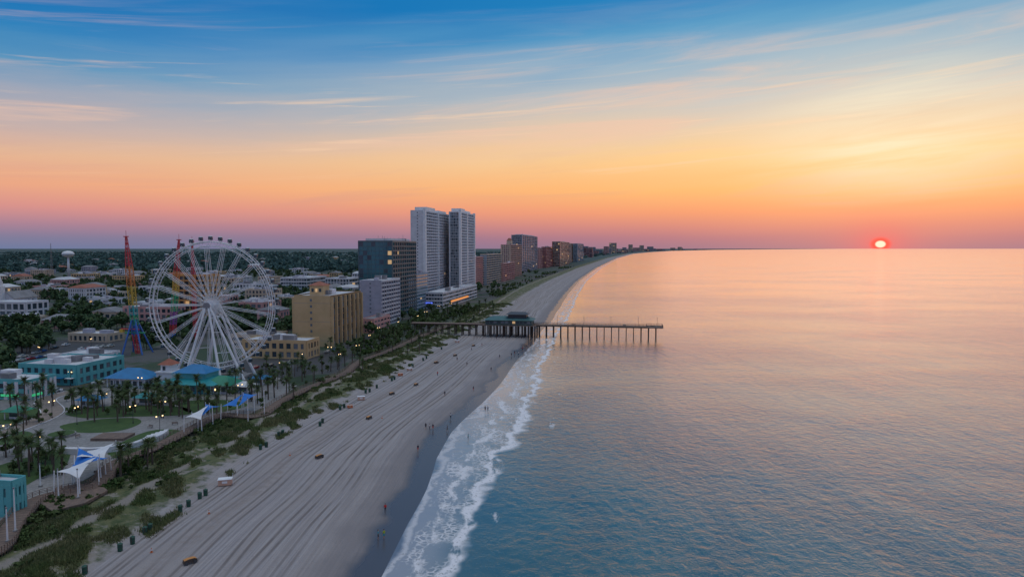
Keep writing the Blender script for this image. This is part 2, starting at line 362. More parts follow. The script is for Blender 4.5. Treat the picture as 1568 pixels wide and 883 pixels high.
def glass():
    r=random.random()
    return GL3 if r<.015 else (GL2 if r<.40 else GL1)
def glassW():
    r=random.random()
    return GL3 if r<.006 else (GL2 if r<.75 else GL1)
def glassT(): 
    r=random.random(); return GL3 if r<.006 else (GL1 if r<.15 else GLT)
STY={'punch':(1.5,.25,1.4,.31),'balc':(1.05,1.5,.35,1.62),'curt':(.28,.14,.16,.1),'ribbon':(1.5,.3,.3,.12),'vert':(.5,.2,.9,1.4),'grid':(.9,.7,.7,.76)}
def facade(mb,o,d,n,W,z0,z1,floors,bays,style,wall,gf=glass,slab=None):
    hs,ps,wpp,pq=STY[style]; fh=(z1-z0)/floors; bw=W/bays
    hs=min(hs,fh*.55); wpp=min(wpp,bw*.5)
    o=Vector((o[0],o[1],0)); d=Vector((d[0],d[1],0)); n=Vector((n[0],n[1],0)); Z=Vector((0,0,1))
    for i in range(floors):
        for j in range(bays):
            a=o+d*(j*bw)+Z*(z0+i*fh); b=a+d*bw
            mb.face([a,b,b+Z*fh,a+Z*fh],gf())
    for i in range(floors+1):
        zz=z0+i*fh-hs/2; h=hs
        if i==0: zz=z0; h=hs/2
        if i==floors: zz=z1-hs/2; h=hs/2+.9
        mb.obox(o+Z*zz,d*W,n*ps,Z*h,slab or wall)
    for j in range(bays+1):
        x=min(max(j*bw-wpp/2,.012),W-wpp-.012)
        mb.obox(o+d*x+Z*(z0+.01),d*wpp,n*pq,Z*(z1-z0-.02),wall)
def solve(Px,Py,dx,dy,u):
    k=(u-784)/F
    return (k*(Py*cp+CAM_H*sp)-Px)/(dx-k*dy*cp)
OCC=[]
def bld(name,P,W,Lr,z1,wall,floors,bf,bs_,sf='punch',ss='balc',roof=ROOFG,gf=glass,a=HEAD,blank_front=False,z0=0,slab=None,extra=None,mech=True):
    d=Vector((math.sin(a),math.cos(a),0)); r=Vector((math.cos(a),-math.sin(a),0)); P=Vector((P[0],P[1],0))
    mb=MB()
    A=P-r*W; Bk=P+d*Lr
    mb.obox(A+r*.06+d*.06+Vector((0,0,z0)),r*(W-.12),d*(Lr-.12),(0,0,z1-z0+.35),wall,roof)
    if blank_front:
        mb.obox(A+Vector((0,0,z0)),r*W,-d*.3,(0,0,z1-z0+.9),wall)
        fh=(z1-z0)/floors
        for i in range(floors):
            mb.obox(A+r*(W*.44)-d*.3+Vector((0,0,z0+i*fh+fh*.3)),r*min(1.2,W*.1),-d*.05,(0,0,fh*.4),GL2)
        for i in range(1,floors,3):
            mb.obox(A+r*.02-d*.3+Vector((0,0,z0+i*fh)),r*(W-.04),-d*.035,(0,0,.12),ROOFG)
    else: facade(mb,A,r,-d,W,z0,z1,floors,bf,sf,wall,gf,slab)
    facade(mb,P,d,r,Lr,z0,z1,floors,bs_,ss,wall,gf,slab)
    facade(mb,P+d*Lr,-r,d,W,z0,z1,floors,bf,sf,wall,gf,slab)
    facade(mb,A+d*Lr,-d,-r,Lr,z0,z1,floors,bs_,ss,wall,gf,slab)
    if mech:
        for k in range(2 if W*Lr<400 else 5):
            fx,fy=random.uniform(.1,.7),random.uniform(.1,.75)
            ww,dd,hh=random.uniform(2,min(7,W*.3)),random.uniform(2,min(8,Lr*.3)),random.uniform(1.2,3)
            mb.obox(A+r*(W*fx)+d*(Lr*fy)+Vector((0,0,z1+.36)),r*ww,d*dd,(0,0,hh),random.choice([STUCCO,GREYW,ROOFG]))
    if extra: extra(mb,A,P,d,r,W,Lr,z1)
    c=A+r*W/2+d*Lr/2; OCC.append((c.x,c.y,max(W,Lr)*.62))
    return mb.build(name)
def B(name,ul,uc,ur,vb,vt,*args,**kw):
    P=G(uc,vb); a=kw.get('a',HEAD)
    W=solve(P[0],P[1],-math.cos(a),math.sin(a),ul); Lr=solve(P[0],P[1],math.sin(a),math.cos(a),ur)
    return bld(name,P,max(W,3),max(Lr,3),HZ(P[1],vt),*args,**kw)
# ---- hotels
def tan_extra(mb,A,P,d,r,W,Lr,z1):
    c=A+r*W*.42+d*Lr*.3
    mb.obox(c-r*4-d*4+Vector((0,0,z1+.4)),r*8,d*8,(0,0,5.2),TAN,ROOFR)
    for k in range(3):
        mb.obox(c+r*(-2.9+k*2.2)-d*4.06+Vector((0,0,z1+2.2)),r*1.3,-d*.05,(0,0,1.9),GL3 if k==1 else GL1)
    z=z1+5.7; e=[c-r*4.8-d*4.8,c+r*4.8-d*4.8,c+r*4.8+d*4.8,c-r*4.8+d*4.8]; top=c+Vector((0,0,z+2.3))
    for i in range(4):
        a,b=e[i]+Vector((0,0,z)),e[(i+1)%4]+Vector((0,0,z)); mb.face([a,b,top],ROOFR)
    mb.face([x+Vector((0,0,z)) for x in reversed(e)],TAN)
B('tan_beach_hotel',452,507,553,531,455,TAN,8,4,7,ss='vert',blank_front=True,extra=tan_extra,slab=TAND,roof=ROOFW)
B('tan_hotel_annex',372,470,489,550,524,TAN,2,9,4,sf='punch',ss='punch',roof=ROOFW)
B('tan_parking_deck',355,415,440,533,515,CREAM,2,6,4,sf='ribbon',ss='ribbon',roof=CONC)
B('grey_white_hotel',553,584,612,500,431,GREYW,11,3,8,ss='grid',blank_front=True,slab=STUCCO,roof=ROOFW)
def crown_extra(mb,A,P,d,r,W,Lr,z1):
    mb.obox(A+r*W*.12+d*Lr*.1+Vector((0,0,z1+.36)),r*W*.76,d*Lr*.8,(0,0,2.2),STUCCO)
    for k in range(7):
        q=A+r*random.uniform(2,W-2)+d*random.uniform(2,Lr-2); mb.tube(q+Vector((0,0,z1)),q+Vector((0,0,z1+random.uniform(3,6))),.12,STEELG)
B('dark_glass_hotel_tower',551,601,637,487,370,TEALF,17,8,11,sf='curt',ss='grid',gf=glassT,extra=crown_extra)
B('dark_glass_office_block',611,624,655,480,422,BLUEG,11,4,10,sf='curt',ss='ribbon',gf=glassT)
B('low_pink_shopping_arcade',553,572,597,510,490,PINK,3,4,5,sf='punch',ss='punch')
def tower_top(mb,A,P,d,r,W,Lr,z1):
    mb.obox(A+d*Lr*.1-r*.5+Vector((0,0,z1+.4)),r*(W+1),d*Lr*.28,(0,0,4.2),WHITE)
    mb.obox(A+d*Lr*.55+Vector((0,0,z1+.4)),r*(W*.9),d*Lr*.3,(0,0,3.2),WHITE)
    mb.obox(P-d*1.2+Vector((0,0,.01)),r*2.6,d*3.4,(0,0,z1+2.6),WHITE)
    mb.obox(P+d*(Lr*.44)+Vector((0,0,.012)),r*2.3,d*3.,(0,0,z1+1.6),WHITE)
    mb.obox(P+d*(Lr-3)+Vector((0,0,.014)),r*2.5,d*3.4,(0,0,z1+2.2),WHITE)
B('white_condo_tower',632,649,691,462,323,STUCCO,30,4,15,ss='balc',blank_front=True,slab=STUCCO,extra=tower_top,roof=ROOFW,gf=glassW)
B('white_condo_tower',690,703,725,455,325,STUCCO,30,5,11,sf='curt',ss='balc',slab=STUCCO,extra=tower_top,roof=ROOFW,gf=glassW)
def pod(mb,A,P,d,r,W,Lr,z1):
    mb.obox(A+Vector((0,0,4.2)),r*W*.4,-d*.6,(0,0,1.0),NEONB)
    mb.obox(P+d*Lr*.2+Vector((0,0,3.2)),d*Lr*.5,r*.6,(0,0,1.6),NEONO)
B('condo_parking_podium',652,678,730,472,449,STUCCO,4,6,12,sf='ribbon',ss='ribbon',roof=ROOFW,extra=pod)
B('pink_hotel',723,729,738,440,394,PINK,14,3,6,sf='punch')
B('grey_resort_hotel',737,744,767,437,390,BLUEG,13,3,9,sf='punch',slab=CREAM)
B('pink_beach_motel',764,770,787,431,404,PINK,8,3,7)
def dome(mb,A,P,d,r,W,Lr,z1):
    c=A+r*W/2+d*Lr*.3
    mb.obox(c-r*W*.3-d*W*.3+Vector((0,0,z1+.4)),r*W*.6,d*W*.6,(0,0,8),CREAM)
    mb.tube(c+Vector((0,0,z1+8.4)),c+Vector((0,0,z1+13)),W*.36,ROOFR,8,W*.12)
B('cream_hotel_tower',768,781,798,425,375,CREAM,16,4,8,ss='balc',extra=dome,slab=PINK)
B('blue_grey_condo_tower',784,799,822,417,360,BLUEG,22,5,9,sf='grid',ss='balc',slab=GREYW,extra=crown_extra)
B('pink_condo_block',822,826,832,411,380,PINK,12,3,5)
B('brick_condo_tower',830,836,846,410,378,BRICK,14,3,6,slab=PINK)
B('brick_condo_tower',846,857,871,408,370,BRICK,17,4,7,sf='grid',slab=CREAM)
B('cream_condo_block',859,864,879,404,372,PINK,15,3,7,slab=CREAM)
B('blue_grey_condo_block',878,884,893,401,373,BLUEG,14,3,6)
B('orange_lit_hotel',268,318,337,490,422,TAN,9,6,4,sf='balc',ss='punch',slab=pm('orange_trim',(.65,.30,.1),None,.3,.7),roof=ROOFW)
B('white_apartment_block',430,470,500,447,426,STUCCO,4,10,6,sf='ribbon',ss='ribbon',roof=ROOFW)
B('white_apartment_block',498,535,552,449,427,STUCCO,4,8,4,sf='grid',ss='ribbon',roof=ROOFW)
B('low_white_hotel',376,418,432,470,444,CREAM,4,8,4,sf='punch',ss='punch',roof=ROOFW)
B('brown_office_building',596,606,613,470,425,GREYW,9,3,4)
# distant beachfront row
random.seed(21)
y=1900.
while y<22000:
    y*=random.uniform(1.018,1.07)
    x=float(water_x(y))-random.uniform(85,200)*(1+y/9000); h=random.choice([16,20,26,34,45,60,75])*(.9 if y<6000 else 1.4)
    bld('distant_beachfront_hotel',(x,y),random.uniform(22,45)*(1+y/7000),random.uniform(30,70),h,random.choice([PINK,CREAM,GREYW,BLUEG,BRICK]),max(3,int(h/5)),4,5,ss='ribbon',mech=False)
def teal_extra(mb,A,P,d,r,W,Lr,z1):
    for k in range(5):
        q=A+r*random.uniform(3,W-6)+d*random.uniform(2,Lr*.6); mb.obox(q+Vector((0,0,z1+.36)),r*3,d*2.2,(0,0,1.6),STUCCO)
    for k in range(6):
        mb.obox(A+r*(W*(k+.15)/6)-d*.4+Vector((0,0,2.9)),r*(W/6*.7),-d*1.8,(0,0,.16),[BLUER,WHITE][k%2])
B('turquoise_arcade_building',30,118,190,590,562,TEALW,2,8,7,sf='punch',ss='punch',roof=ROOFW,extra=teal_extra)
B('turquoise_arcade_building',92,150,184,563,546,TEALW,2,6,4,sf='punch',ss='punch',roof=ROOFW,slab=STUCCO)
def neon_extra(mb,A,P,d,r,W,Lr,z1):
    mb.obox(A+r*W*.7-d*.4+Vector((0,0,1.2)),r*W*.2,-d*.1,(0,0,.8),NEONG)
    mb.obox(P+r*.4+d*1+Vector((0,0,1.2)),d*Lr*.4,r*.1,(0,0,.8),NEONG)
B('white_gift_shop',-90,44,86,613,585,STUCCO,2,8,5,sf='punch',ss='punch',roof=ROOFW,extra=neon_extra,slab=TEALW)
B('turquoise_beach_cafe',-70,20,40,792,742,TEALW,2,6,3,sf='punch',ss='punch',roof=ROOFW,slab=TEALW,mech=True)
B('beige_strip_mall',105,165,190,524,513,CREAM,1,8,3,sf='punch',ss='punch',roof=ROOFW)
B('white_warehouse',-20,40,75,487,464,STUCCO,2,6,4,sf='punch',ss='punch',roof=ROOFW,mech=False)
def church():
    mb=MB(); x,y=G(28,470)
    mb.box(x,y,0,14,30,9,STUCCO)
    for s_ in (-1,1):
        mb.face([(x+s_*8,y-15.5,8.7),(x+s_*8,y+15.5,8.7),(x,y+15.5,15),(x,y-15.5,15)],ROOFG)
    mb.face([(x-7,y-15.02,9),(x+7,y-15.02,9),(x,y-15.02,14.6)],STUCCO)
    mb.box(x-3,y-18,0,6,6,20,WHITE); mb.box(x-3,y-18,20,4,4,4,WHITE); mb.tube((x-3,y-18,24),(x-3,y-18,34),2.2,WHITE,8,.05)
    for k in range(5): mb.box(x+7.03,y-11+k*5,3,.06,1.5,4,GL1)
    mb.box(x-3,y-21.03,1,1.6,.06,3,WOODD); mb.build('white_church'); OCC.append((x,y,20))
church()
# low town
random.seed(5)
def low(x,y):
    a=HEAD+random.choice([0,0,math.pi/2]); W=random.uniform(14,38); Lr=random.uniform(12,30); fl=random.choice([1,1,2,2,3]); h=fl*3.6+1
    wall=random.choice([STUCCO,STUCCO,CREAM,TAN,GREYW,PINK])
    if random.random()<.55:
        bld('low_rise_building',(x,y),W,Lr,h,wall,fl,max(3,int(W/4)),max(3,int(Lr/4)),sf='punch',ss='punch',roof=random.choice([ROOFW,ROOFW,ROOFG]),a=a)
    else:
        def gable(mb,A,P,d,r,W,Lr,z1):
            z=z1+.95; o=.8
            c=[A-r*o-d*o,P+r*o-d*o,P+r*o+d*(Lr+o),A-r*o+d*(Lr+o)]; zz=Vector((0,0,z)); t=Vector((0,0,z+W*.16)); mm=random.choice([ROOFG,ROOFG,ROOFR,ROOFW])
            m1=A+r*W/2-d*o*.5+d*Lr*.15; m2=A+r*W/2+d*(Lr*.85)
            mb.face([c[0]+zz,c[1]+zz,m1+t],mm); mb.face([c[1]+zz,c[2]+zz,m2+t,m1+t],mm); mb.face([c[2]+zz,c[3]+zz,m2+t],mm); mb.face([c[3]+zz,c[0]+zz,m1+t,m2+t],mm)
            mb.face([q+zz for q in reversed(c)],WHITE)
        bld('hip_roof_building',(x,y),min(W,20),Lr,h,wall,fl,max(3,int(W/4)),max(3,int(Lr/4)),sf='punch',ss='punch',a=a,extra=gable,mech=False)
n=0
while n<165:
    Y=random.uniform(430,1500) if n<100 else random.uniform(1400,3200)
    x=random.uniform(-.8*Y,float(water_x(Y))-150)
    if any((x-c[0])**2+(Y-c[1])**2<(c[2]+18)**2 for c in OCC): continue
    low(x,Y); n+=1
for (u,v) in [(235,472),(250,452),(150,455),(395,455),(205,440),(455,470),(120,480),(90,430),(300,440)]:
    x,y=G(u,v); low(x,y)
def wt():
    mb=MB(); x,y=(105-784)*1300/F,1300.
    mb.tube((x,y,0),(x,y,38),2.2,WHITE,10,1.8); mb.ell((x,y,42),10.5,10.5,6.2,WHITE,18,10); mb.tube((x,y,40.8),(x,y,42),10.7,BLUEG,18)
    mb.build('water_tower',smooth=True)
    mb=MB(); x,y=(79-784)*1500/F,1500.
    for k in range(3):
        t=k*2.09; mb.tube((x+3*math.cos(t),y+3*math.sin(t),0),(x+.3*math.cos(t),y+.3*math.sin(t),64),.35,STEELG,4,.15)
    for z in range(4,64,4):
        r=3-2.7*z/64; pts=[(x+r*math.cos(k*2.09),y+r*math.sin(k*2.09),z) for k in range(3)]
        for k in range(3): mb.tube(pts[k],pts[(k+1)%3],.15,STEELG,4)
    mb.build('radio_mast')
wt()
# ---------------------------------------------------------------- ferris wheel
def wheel():
    E=empty('ferris_wheel',(0,0,0)); Y=276.; X=(325-784)*(Y*cp+23*sp)/F; Z=HZ(Y,467); C=Vector((X,Y,Z)); R=25.6
    rot=math.radians(-3); ax=Vector((math.cos(rot),math.sin(rot),0)); ay=Vector((-math.sin(rot),math.cos(rot),0))
    def Pp(r,t,y=0): return C+ax*(r*math.cos(t))+Vector((0,0,r*math.sin(t)))+ay*y
    n=84; mb=MB()
    for y in (-1.2,1.2):
        for rr,tr in ((R,.2),(R-1.8,.14)):
            for i in range(n): mb.tube(Pp(rr,2*math.pi*i/n,y),Pp(rr,2*math.pi*(i+1)/n,y),tr,WHITE,6,cap=False)
        for i in range(n):
            t=2*math.pi*i/n; mb.tube(Pp(R,t,y),Pp(R-1.8,t+math.pi/n*(1 if i%2 else -1),y),.065,WHITE,4,cap=False)
    for i in range(42):
        t=2*math.pi*i/42; mb.tube(Pp(R,t,-1.2),Pp(R,t,1.2),.1,WHITE,4); mb.tube(Pp(R-1.8,t,-1.2),Pp(R-1.8,t,1.2),.09,WHITE,4)
    mb.build('rim',E)
    mb=MB()
    for i in range(21):
        t=2*math.pi*(i+.5)/21
        for y in (-1.2,1.2):
            mb.tube(Pp(1.5,t-.13,y*1.7),Pp(R-1.8,t-.014,y),.1,WHITE,5); mb.tube(Pp(1.5,t+.13,y*1.7),Pp(R-1.8,t+.014,y),.1,WHITE,5)
        for rr in (9,14,19): mb.tube(Pp(rr,t,-1.6),Pp(rr,t,1.6),.06,WHITE,4)
    mb.build('spokes',E)
    mb=MB(); mb.tube(C-ay*4.6,C+ay*4.6,.9,WHITE,16)
    for y in (-2.3,2.3): mb.tube(C+ay*(y-.2),C+ay*(y+.2),2.0,WHITE,20)
    mb.tube(C-ay*4.8,C-ay*4.3,1.4,STEELG,16); mb.build('hub',E)
    mb=MB()
    for i in range(42):
        t=2*math.pi*(i+.5)/42; g=Pp(R+1.45,t); 
        mb.tube(Pp(R,t,-1.2),g-ay*.9,.08,WHITE,4); mb.tube(Pp(R,t,1.2),g+ay*.9,.08,WHITE,4)
        sec=[(.5,-.95),(.85,-.7),(.97,-.3),(.97,.42),(.8,.75),(.4,.95)]; nn=10
        for k in range(5):
            (r0,z0),(r1,z1)=sec[k],sec[k+1]; mt=GL1 if k in (1,2,3) else WHITE
            for q in range(nn):
                t0=2*math.pi*q/nn; t1=2*math.pi*(q+1)/nn
                f=lambda r,tt,z: g+ax*(r*math.cos(tt)*.9)+ay*(r*math.sin(tt)*1.1)+Vector((0,0,z))
                mb.face([f(r0,t0,z0),f(r0,t1,z0),f(r1,t1,z1),f(r1,t0,z1)],mt)
        mb.face([g+ax*(.5*math.cos(2*math.pi*q/nn))+ay*(.55*math.sin(2*math.pi*q/nn))+Vector((0,0,-.95)) for q in reversed(range(nn))],DARKF)
        mb.face([g+ax*(.4*math.cos(2*math.pi*q/nn))+ay*(.45*math.sin(2*math.pi*q/nn))+Vector((0,0,.95)) for q in range(nn)],DARKF)
    mb.build('gondolas',E)
    mb=MB()
    ft_=((-14,5.5),(-7.5,9.5),(7.5,9.5),(15,5.5))
    for s_ in (-1,1):
        top=C+ay*(4.3*s_)
        for x,yy in ft_:
            ft=C+ax*x+ay*(s_*yy); ft.z=.4
            mb.tube(top+ax*(x*.06),ft,.4,WHITE,8,.6); mb.box(ft.x,ft.y,0,2.6,2.6,.8,CONC)
        for f_ in (.35,.62):
            q=[(top+ax*(x*.06)).lerp(Vector((*(C+ax*x+ay*(s_*yy)).xy,.4)),f_) for x,yy in ft_]
            for a,b in ((0,1),(2,3)): mb.tube(q[a],q[b],.14,WHITE,5)
    mb.build('support_legs',E)
    mb=MB(); mb.box(C.x,C.y-1,.02,26,16,1.0,CONC); mb.box(C.x,C.y-2,1.02,11,9,.5,WOOD)
    for k in range(14): mb.tube((C.x-12.5+k*1.9,C.y-8.8,1),(C.x-12.5+k*1.9,C.y-8.8,2.1),.05,WHITE,4)
    mb.tube((C.x-12.5,C.y-8.8,2.1),(C.x+12.3,C.y-8.8,2.1),.06,WHITE,4)
    mb.box(C.x-7,C.y-6.5,1.02,5,3,2.8,WHITE,0,BLUER); mb.build('boarding_platform',E)
    OCC.append((C.x,C.y,20))
wheel()
# slingshot ride masts: open lattice
def mast(name,u0,v0,u1,v1,cols,w=3.2,base_legs=True):
    x0,y0=G(u0,v0); z1=HZ(y0,v1); x1=(u1-784)*(y0*cp+(CAM_H-z1)*sp)/F
    mb=MB(); p=Vector((x0,y0,0)); q=Vector((x1,y0,z1)); n=24; d=(q-p)/n
    ms=[pm('ride_paint_%s'%c[0],c[1],None,.5,.45) for c in cols]
    def wid(i): return w/2*(min(1,(n-i)/9+.2))*(min(1,.5+i*.12))
    for i in range(n):
        m=ms[min(len(ms)-1,int(i/n*len(ms)))]; ww=wid(i); w2=wid(i+1)
        cs=[(math.cos(k*1.571+.6),math.sin(k*1.571+.6)) for k in range(4)]
        A=[p+d*i+Vector((a*ww*1.1,b*ww*1.1,0)) for a,b in cs]; Bq=[p+d*(i+1)+Vector((a*w2*1.1,b*w2*1.1,0)) for a,b in cs]
        for k in range(4):
            mb.tube(A[k],Bq[k],.21,m,5,cap=False); mb.tube(A[k],Bq[(k+1)%4],.11,m,4,cap=False); mb.tube(A[k],A[(k+1)%4],.11,m,4,cap=False)
    mb.tube(q,q+Vector((0,0,3)),.1,ms[-1],4); mb.tube(q-Vector((1.3,0,0)),q+Vector((1.3,0,0)),.25,ms[-1],6)
    if base_legs:
        bl=pm('ride_paint_blue',(.05,.16,.5),None,.5,.45)
        for a in (-1,1):
            for b in (-1,1): mb.tube(p+d*7+Vector((a*.8,b*.8,0)),p+Vector((a*5,b*5,0)),.42,bl,6)
        mb.tube(p+Vector((-8,0,12.5)),p+Vector((1,0,12.2)),.35,pm('ride_paint_red',(.55,.07,.08),None,.5,.45),6)
        mb.tube(p+Vector((-6,0,10.5)),p+Vector((4,0,10.5)),.35,pm('ride_paint_green',(.05,.4,.18),None,.5,.45),6)
        mb.box(p.x-7.6,p.y,10.8,1.8,1.8,1.5,pm('ride_paint_yellow',(.66,.44,.07),None,.5,.45))
    mb.build(name); OCC.append((x0,y0,8))
blu=('blue',(.05,.16,.5));grn=('green',(.05,.42,.2));tea=('teal',(.04,.42,.44));yel=('yellow',(.66,.44,.07));org=('orange',(.68,.22,.06));red=('red',(.6,.06,.08));pur=('purple',(.28,.08,.36))
mast('slingshot_ride_mast',211,541,193,362,[red,red,blu,grn,tea,yel,yel,org,org,red,red,red])
mast('slingshot_ride_mast',263,530,274,367,[blu,red,pur,grn,grn,yel,org,red,red,red],2.8,False)
mast('drop_ride_tower',300,520,294,370,[red,red,red,org,red,red],2.0,False)
# ---------------------------------------------------------------- pier
def pier():
    E=empty('fishing_pier'); A=Vector((-62,421,0)); Bq=Vector((88,397.5,0)); d=(Bq-A).normalized(); n=Vector((-d.y,d.x,0)); Ln=(Bq-A).length; zd=7.2
    mb=MB(); mb.obox(A-n*3+Vector((0,0,zd-.35)),d*Ln,n*6,(0,0,.35),WOOD)
    mb.obox(Bq-d*9-n*6.5+Vector((0,0,zd-.36)),d*9.2,n*13,(0,0,.37),WOOD)
    mb.obox(A-n*2.7+Vector((0,0,zd-.8)),d*Ln,n*.3,(0,0,.45),WOODD); mb.obox(A+n*2.4+Vector((0,0,zd-.8)),d*Ln,n*.3,(0,0,.45),WOODD); mb.build('deck',E)
    mb=MB(); k=0; x=2.
    while x<Ln:
        for y in (-2.6,0,2.6):
            q=A+d*x+n*y; mb.tube(q+Vector((0,0,-3)),q+Vector((random.uniform(-.1,.1),0,zd-.5)),.24,WOODD,6)
        q=A+d*x; mb.obox(q-n*3.2-d*.2+Vector((0,0,zd-1.2)),d*.4,n*6.4,(0,0,.4),WOODD)
        if k%2==0: mb.tube(q-n*2.6+Vector((0,0,.8)),q+n*2.6+Vector((0,0,zd-1.4)),.12,WOODD,4)
        x+=4.3; k+=1
    mb.build('pilings',E)
    mb=MB()
    for s_ in (-1,1):
        x=44. 
        while x<Ln: q=A+d*x+n*(2.9*s_)+Vector((0,0,zd)); mb.tube(q,q+Vector((0,0,1.15)),.07,WOOD,4); x+=2.2
        for z in (.45,.8,1.15): mb.tube(A+d*40+n*(2.9*s_)+Vector((0,0,zd+z)),Bq-d*9+n*(2.9*s_)+Vector((0,0,zd+z)),.06,WOOD,4)
    e=[Bq-d*9-n*6.4,Bq+d*.1-n*6.4,Bq+d*.1+n*6.4,Bq-d*9+n*6.4]
    for i in range(4):
        for z in (.45,.8,1.15): mb.tube(e[i]+Vector((0,0,zd+z)),e[(i+1)%4]+Vector((0,0,zd+z)),.06,WOOD,4)
        for k in range(6): q=e[i].lerp(e[(i+1)%4],k/6)+Vector((0,0,zd)); mb.tube(q,q+Vector((0,0,1.15)),.07,WOOD,4)
    for x in (58,74,90,106,122,138,149):
        q=A+d*x+n*2.6+Vector((0,0,zd)); mb.tube(q,q+Vector((0,0,5)),.08,WOODD,5); mb.box(q.x,q.y,q.z+4.9,.7,.35,.2,STEELG)
    for x in (100,130,146): mb.box(*(A+d*x+n*1.8+Vector((0,0,zd))),1.8,.5,.5,WOOD)
    mb.build('railings_and_lamps',E)
    mb=MB(); x0,x1=46,78; o=A+d*x0
    mb.obox(o-n*8+Vector((0,0,zd-.34)),d*(x1-x0),n*16,(0,0,.36),WOOD)
    mb.obox(o+d*1.5-n*6.5+Vector((0,0,zd+.03)),d*(x1-x0-4),n*13,(0,0,2.9),pm('pier_house_wall',(.06,.12,.12),(.05,.10,.10),.4,.7))
    for k in range(12): 
        mb.obox(o+d*(2.2+k*2.25)-n*6.5+Vector((0,0,zd+1.0)),d*1.7,-n*.06,(0,0,1.4),glass())
    z=zd+2.95; a=[o+d*.4-n*7.6,o+d*(x1-x0-1.4)-n*7.6,o+d*(x1-x0-1.4)+n*7.6,o+d*.4+n*7.6]; r1=o+d*5; r2=o+d*(x1-x0-6); zz=Vector((0,0,z)); t=Vector((0,0,z+2.0)); PR=pm('pier_house_roof',(.06,.16,.16),(.05,.12,.13),.3,.6)
    mb.face([a[0]+zz,a[1]+zz,r2+t,r1+t],PR); mb.face([a[1]+zz,a[2]+zz,r2+t],PR); mb.face([a[2]+zz,a[3]+zz,r1+t,r2+t],PR); mb.face([a[3]+zz,a[0]+zz,r1+t],PR); mb.face([q+zz for q in reversed(a)],WOODD)
    mb.obox(o+d*15-n*3.6+Vector((0,0,z+.4)),d*11,n*7.2,(0,0,2.9),DARKF)
    zt=z+3.3; b_=[o+d*13.6-n*5,o+d*27.4-n*5,o+d*27.4+n*5,o+d*13.6+n*5]; zz=Vector((0,0,zt)); t=Vector((0,0,zt+1.3)); m1=o+d*16; m2=o+d*25
    mb.face([b_[0]+zz,b_[1]+zz,m2+t,m1+t],DARKF); mb.face([b_[1]+zz,b_[2]+zz,m2+t],DARKF); mb.face([b_[2]+zz,b_[3]+zz,m1+t,m2+t],DARKF); mb.face([b_[3]+zz,b_[0]+zz,m1+t],DARKF); mb.face([q+zz for q in reversed(b_)],WOODD)
    for k in range(9):
        for y in (-7.4,-3.7,3.7,7.4):
            q=o+d*(1+k*3.8)+n*y; mb.tube(q+Vector((0,0,-2)),q+Vector((0,0,zd-.4)),.26,WOODD,6)
    for k in range(16): q=o+d*(k*2)-n*7.8+Vector((0,0,zd)); mb.tube(q,q+Vector((0,0,1.1)),.07,WOOD,4)
    mb.tube(o-n*7.8+Vector((0,0,zd+1.1)),o+d*30-n*7.8+Vector((0,0,zd+1.1)),.07,WOOD,4)
    mb.build('pier_restaurant',E)
    OCC.append((A.x+20,A.y,20))
pier()
# ---------------------------------------------------------------- sheets: plaza, lawns, roads
def sheet(name,px,z,mat,curb=0):
    pts=[G(*p) for p in px]; mb=MB(); mb.face([(p[0],p[1],z) for p in pts],mat)
    o=mb.build(name)
    if o.data.polygons[0].normal.z<0: o.data.flip_normals()
    return o
def smooth(pts,n=8,closed=False):
    out=[]
    P=[Vector(p[:2]) for p in pts]; K=len(P)
    for i in range(K if closed else K-1):
        if closed: p0,p1,p2,p3=P[i-1],P[i],P[(i+1)%K],P[(i+2)%K]
        else: p0=P[max(i-1,0)];p1=P[i];p2=P[i+1];p3=P[min(i+2,K-1)]
        for k in range(n):
            t=k/n; out.append(.5*((2*p1)+(p2-p0)*t+(2*p0-5*p1+4*p2-p3)*t*t+(3*p1-p0-3*p2+p3)*t**3))
    if not closed: out.append(P[-1])
    return out
def ribbon(mb,pts,w,z,mat,off=0,h=0):
    L=[];R_=[]
    for i,p in enumerate(pts):
        a=pts[max(i-1,0)];b=pts[min(i+1,len(pts)-1)]; t=(b-a).normalized(); nn=Vector((-t.y,t.x))
        L.append(p+nn*(off+w/2)); R_.append(p+nn*(off-w/2))
    for i in range(len(pts)-1):
        mb.face([(*R_[i],z),(*R_[i+1],z),(*L[i+1],z),(*L[i],z)],mat)
        if h:
            mb.face([(*R_[i],z-h),(*R_[i+1],z-h),(*R_[i+1],z),(*R_[i],z)],mat); mb.face([(*L[i+1],z-h),(*L[i],z-h),(*L[i],z),(*L[i+1],z)],mat)
    return L,R_
sheet('plaza_pavement',[(-400,640),(-100,615),(60,600),(190,592),(300,600),(345,590),(420,575),(455,590),(400,632),(330,640),(280,662),(235,686),(170,712),(110,745),(40,775),(-60,830),(-400,900)],.05,CONC)
sheet('parking_lot_pavement',[(-60,560),(25,527),(105,520),(205,522),(200,545),(90,545),(0,572)],.06,ASPH)
sheet('parking_lot_pavement',[(330,578),(350,552),(455,548),(520,535),(560,512),(585,508),(520,560),(450,578)],.062,ASPH)
LAWN=[[(165,692),(205,668),(240,658),(278,660),(262,678),(225,694),(190,704)],[(92,652),(150,642),(205,640),(215,648),(180,660),(120,662)],[(-40,672),(10,660),(48,662),(40,674),(-10,682)],[(-60,640),(0,628),(62,626),(48,640),(0,650)],[(100,632),(160,622),(270,622),(290,634),(200,638),(130,640)],[(-40,730),(0,712),(60,696),(105,690),(98,716),(60,732),(0,760)],[(280,615),(340,612),(380,620),(330,632),(285,630)]]
for l in LAWN:
    pts=smooth([G(*p) for p in l],6,True); mb=MB(); mb.face([(p.x,p.y,.09) for p in pts],GRASS); o=mb.build('lawn')
    if o.data.polygons[0].normal.z<0: o.data.flip_normals()
